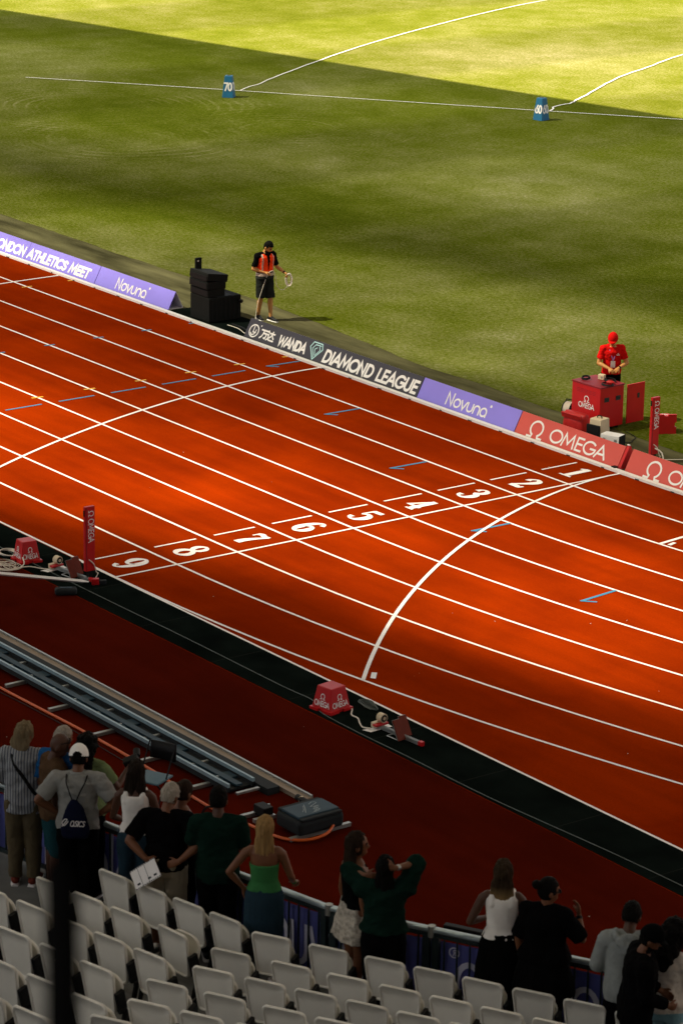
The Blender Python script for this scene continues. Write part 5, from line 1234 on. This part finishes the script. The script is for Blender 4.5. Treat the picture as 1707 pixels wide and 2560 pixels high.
for z_, a, dp in ((1.30, .03, .02), (1.24, .075, .035), (1.12, .12, .05), (.98, .15, .055), (.90, .14, .045), (.87, .12, .03)): secs.append((Vector((0, -.185 + .07 * (z_ - .87) * -1 + .02, z_)), Vector((1, 0, 0)), Vector((0, 1, 0)), a, dp))
solid(m.loft(secs, 20, pw=2.6), 'sack', .010, C_navy, 2, .008, 12).parent = t
m = MB()
for s in (-1, 1): m.tube(cr([(s * .02, -.20, 1.29), (s * .055, -.185, 1.38), (s * .095, -.11, 1.455), (s * .11, .03, 1.50), (s * .13, .13, 1.40)], 5), .008, 6)
m.build('cord', M_black, t, True)
l = MB(); cv = lambda X, Y, lf: Vector((-.115 + X, -.262 - lf, 1.04 + Y)); text(l, 'asics', cv, .075, 0, .085, .008, skew=.25, fit=.15); ribbon(l, cr([(.0, .0), (.035, .045), (.05, .07), (.03, .075), (.0, .035), (.02, .005), (.06, .05)], 4), .010, cv, .004); l.build('lettering', M_letter, t)
wht1 = person('person with very long dark hair in white tank top and dark jeans', B(16.95, -21.59), 1.74, 8, 'brown', 'f', pitch=12, group=GR, arms={'L': dict(el=(-.24, .02, 1.13), wr=(-.16, .2, 1.02)), 'R': dict(el=(.24, .02, 1.13), wr=(.15, .2, 1.02))}, hair=('long', ombre('dark_ombre_hair', (.016, .011, .008), (.14, .075, .03), 1.16, .10), 1.0), wear=[('tank', C_white, dict(hem=.99, sx=.62, sr=.032, top=1.40)), ('trousers', C_jeans), ('shoes', M_white)])
old = person('grey haired person in black T-shirt and stone shorts, hands clasped behind the back', B(17.69, -21.72), 1.75, 8, 'tan', yaw=22, pitch=20, lean=5, bw=1.14, bd=1.15, group=GR, vox=.010,
    arms={'L': dict(el=(-.37, -.12, 1.15), wr=(-.08, -.23, .99), fd=(.8, -.1, -.4), pn=(0, .8, -.3), curl=40), 'R': dict(el=(.37, -.12, 1.15), wr=(.09, -.24, .98), fd=(-.8, -.1, -.3), pn=(0, .8, -.3), curl=35)}, hair=('short', H_grey), wear=[('tee', C_black, dict(sl=.86, hem=.90)), ('shorts', C_stone, dict(to=.95, inf=.028)), ('shoes', M_white), ('glasses', M_black, dict(z=.148))])
hh = HAND[old.name]['L'][0]
t = thing('paper_sheet', 'white printed paper held behind the back by the grey haired person', 'paper', hh, old.rotation_euler.z); rot = Matrix.Rotation(R(-36), 3, 'Y') @ Matrix.Rotation(R(-38), 3, 'X')
bx = lambda x, y, w_, h_, o_: MB().box(rot @ Vector((-.10 + x, -.03 - o_, -.08 + y)), (w_, .002, h_), rot)
bx(0, 0, .30, .21, 0).build('sheet', M_white, t)
m = MB()
for x in (-.06, .02): m.box(rot @ Vector((-.10 + x, -.033, -.08)), (.004, .001, .20), rot)
for i in range(12): m.box(rot @ Vector((-.24 + i * .0255, -.033, .018 - .196 * (i % 2 == 7))), (.016, .001, .010), rot); m.box(rot @ Vector((-.24 + i * .0255, -.033, -.178)), (.016, .001, .010), rot)
for x in (-.1, .03, .10): m.box(rot @ Vector((-.10 + x, -.0335, -.14)), (.035, .001, .02), rot)
m.build('print', mat('print_ink', (.03, .04, .05), .8), t)
hid = person('person with brown hair and strap top carrying grey jackets behind the black T-shirt', B(17.56, -21.46), 1.70, 38, 'tan', 'f', pitch=16, group=GR, arms={'R': dict(el=(.25, -.02, 1.12), wr=(.24, .08, .92))}, hair=('bun', H_dark), wear=[('tank', C_black, dict(hem=1.0, sr=.014)), ('trousers', C_black), ('shoes', M_white)])
hj = HAND[hid.name]['R'][0]
t = thing('jacket', 'grey jackets draped over the arm beside the black T-shirt', 'jacket', hj, 0)
m = MB()
for dx, l_, w_ in ((-.05, .34, .07), (.07, .52, .06)):
    q = RD * dx; m.loft([(q + Vector((0, 0, .10)), RD, FD, w_, .06), (q + Vector((0, 0, -.04)), RD, FD, w_ * 1.3, .07), (q + RD * .02 + Vector((0, 0, -l_ * .6)), RD, FD, w_ * 1.1, .06), (q + RD * .04 + Vector((0, 0, -l_)), RD, FD, w_ * .6, .04)], 14)
solid(m, 'cloth', .010, cloth('grey_jacket', (.13, .15, .15)), 2, .022, 14, (1, 1, .35)).parent = t
dkg = person('person in dark green T-shirt with short black hair, seen from behind', B(18.13, -21.40), 1.80, 2, 'brown', pitch=14, bw=1.08, group=GR, arms={'L': dict(el=(-.25, .06, 1.13), wr=(-.12, .26, 1.08)), 'R': dict(el=(.25, .06, 1.13), wr=(.14, .26, 1.08))}, hair=('short', H_black), wear=[('tee', C_dkgreen, dict(sl=.85, hem=.82, inf=.03)), ('trousers', C_black), ('shoes', M_black)])
t = thing('shoulder_bag', 'dark patterned shoulder bag hanging in front of the dark green T-shirt', 'bag', Vector((18.02, -21.15, FZ + 1.28)) - RD * .22 + FD * .05, R(40))
bevel(MB().box((0, 0, 0), (.26, .15, .24)).build('body', mat('patterned_nylon', (.02, .035, .045), .6, .7, 16), t), .04, 3); MB().tube(cr([(-.1, 0, .1), (-.04, 0, .2), (.06, 0, .2), (.1, 0, .1)], 4), .012, 6).build('strap', M_black, t)
grn = person('person with long blonde hair in green camisole and denim skirt, hand on hip', B(18.86, -21.36), 1.74, 4, 'tan', 'f', pitch=6, group=GR, arms={'L': dict(el=(-.36, -.06, 1.16), wr=(-.19, .03, .98), fd=(.15, .1, -1), pn=(.8, -.2, 0), curl=15), 'R': dict(el=(.26, .04, 1.12), wr=(.27, .24, .98), fd=(.1, .9, -.2), pn=(0, 0, -1), curl=45)}, hair=('long', ombre('blonde_streaked_hair', (.30, .18, .07), (.16, .085, .03), 1.30, .16), .86), wear=[('tank', C_green, dict(hem=1.0, top=1.28, sr=.009, sx=.55)), ('skirt', C_jeans, dict(z0=.42, fl=.19, zt=1.05, disp=.006)), ('shoes', M_white), ('wristband', C_green, dict(side='R'))])
lng = person('person with long dark hair in profile, white lace skirt, smiling to the side', B(19.72, -20.92), 1.78, 62, 'tan', 'f', yaw=20, pitch=0, group=GR, arms={'L': dict(el=(-.20, -.03, 1.11), wr=(-.19, .05, .86))}, hair=('long', H_dark, .9), wear=[('tank', C_black, dict(hem=1.02)), ('skirt', C_lace, dict(z0=.70, fl=.26, zt=1.05, disp=.03)), ('shoes', M_black)])
upa = person('person in dark green sweater with both arms raised behind the head', B(20.26, -20.98), 1.74, 6, 'tan', 'f', pitch=-6, lean=2, bw=1.12, group=GR, vox=.010,
    arms={'L': dict(el=(-.29, .14, 1.46), wr=(-.10, -.07, 1.55), fd=(1, -.15, -.05), pn=(0, 1, 0), curl=30), 'R': dict(el=(.27, .10, 1.62), wr=(.10, -.06, 1.66), fd=(-1, -.05, .12), pn=(0, 1, 0), curl=30)}, hair=('mid', H_black, .8), wear=[('sweater', C_dkgreen, dict(sl=1.16, hem=1.0, inf=.05, sw=.052, disp=.02)), ('trousers', C_black, dict(inf=.03)), ('shoes', M_black), ('wristband', M_alu, dict(side='R'))])
wht2 = person('person with ombre shoulder length hair in white tank top and black skirt', B(21.04, -20.20), 1.78, 6, 'brown', 'f', yaw=4, pitch=4, bw=1.04, group=GR, vox=.010, arms={'L': dict(el=(-.29, -.05, 1.15), wr=(-.13, .16, 1.12), fd=(.6, .6, .2)), 'R': dict(el=(.24, -.01, 1.12), wr=(.18, .20, 1.04))}, hair=('mid', ombre('brown_to_blonde_hair', (.035, .022, .012), (.40, .26, .11), 1.42, .10), .92), wear=[('tank', C_white, dict(hem=1.0, top=1.41, sx=.60, sr=.036)), ('skirt', C_black, dict(z0=.25, fl=.26, zt=1.06)), ('shoes', M_black)])
bun = person('person in black dress with hair in a bun and dark glasses, hand near the face', B(21.50, -20.06), 1.74, 22, 'tan', 'f', yaw=50, pitch=4, bw=1.22, bd=1.15, group=GR, vox=.010, arms={'R': dict(el=(.37, .08, 1.12), wr=(.25, .22, 1.33), fd=(-.1, .1, 1), pn=(-.6, -.5, 0), curl=22)}, hair=('bun', H_black), wear=[('dress', C_black, dict(z0=.62, fl=.31, sl=.95)), ('trousers', C_black), ('shoes', M_black), ('glasses', M_black, {}), ('wristband', M_black, dict(side='R'))])
hoo = person('person in grey marl hoodie and black trousers, head bowed over the railing', B(22.44, -19.88), 1.76, 4, 'brown', yaw=14, pitch=28, lean=6, bw=1.04, bd=1.1, group=GR, vox=.010, arms={'L': dict(el=(-.27, .08, 1.14), wr=(-.10, .28, 1.12)), 'R': dict(el=(.27, .08, 1.14), wr=(.10, .28, 1.12))}, hair=('short', H_black), wear=[('sweater', C_hood, dict(sl=1.95, hem=.86, inf=.04, sw=.028, disp=.008)), ('hood', C_hood), ('trousers', C_black, dict(inf=.03)), ('shoes', M_white)])
p = nR * -28.66 + eR * (23.10 * eR.x - 20.2 * eR.y - .17); p.z = TOPZ[1] - .80
cp2 = person('bearded person in black cap and dark jacket standing between two seat rows', tuple(p), 1.70, 84, 'tan', yaw=8, pitch=16, lean=6, bw=1.14, group=GR, vox=.010, arms={'R': dict(el=(.22, .06, 1.12), wr=(.16, .25, 1.02)), 'L': dict(el=(-.22, .06, 1.12), wr=(-.16, .25, 1.02))}, hair=('short', H_black), beard=True, wear=[('sweater', C_black, dict(sl=1.95, hem=.80, inf=.04, sw=.03)), ('trousers', C_black, dict(inf=.03)), ('shoes', M_black), ('cap', C_black)])
afr = person('person with a big black afro in cream blouse and light blue jeans', B(22.84, -19.78), 1.68, 26, 'brown', 'f', yaw=30, pitch=24, lean=6, group=GR, vox=.010, arms={'R': dict(el=(.28, .12, 1.15), wr=(.24, .32, 1.10), fd=(-.2, .9, 0), pn=(-.8, 0, -.4), curl=45), 'L': dict(el=(-.22, .10, 1.14), wr=(-.02, .30, 1.12))}, hair=('big', H_black, 1.2), wear=[('shirt', C_cream, dict(hem=.93, sl=1.2, inf=.03, sw=.035, disp=.02)), ('trousers', C_ltjean), ('shoes', M_white)])
ha = HAND[afr.name]['R'][0]
t = thing('drinks_carrier', 'blue rimmed carrier with clear cups held by the person with the afro', 'drinks carrier', ha + FD * .05 + RD * .06 - Vector((0, 0, .04)), 0)
MB().box((0, 0, 0), (.22, .22, .025)).build('tray', mat('cyan_card', (.02, .28, .40), .6), t)
for x, y in ((-.05, .05), (.05, -.05)): MB().tube([(x, y, -.04), (x, y, .08)], [.03, .04], 12).build('cup', M_white, t, True)
t = thing('shoulder_bag', 'black bag hanging beside the light blue jeans', 'bag', ha + FD * -.02 + RD * .04 - Vector((0, 0, .28)), R(50))
bevel(MB().box((0, 0, 0), (.26, .12, .28)).build('body', C_black, t), .03, 3); MB().tube([(-.08, 0, .13), (0, 0, .30), (.08, 0, .13)], .012, 6).build('strap', M_black, t)
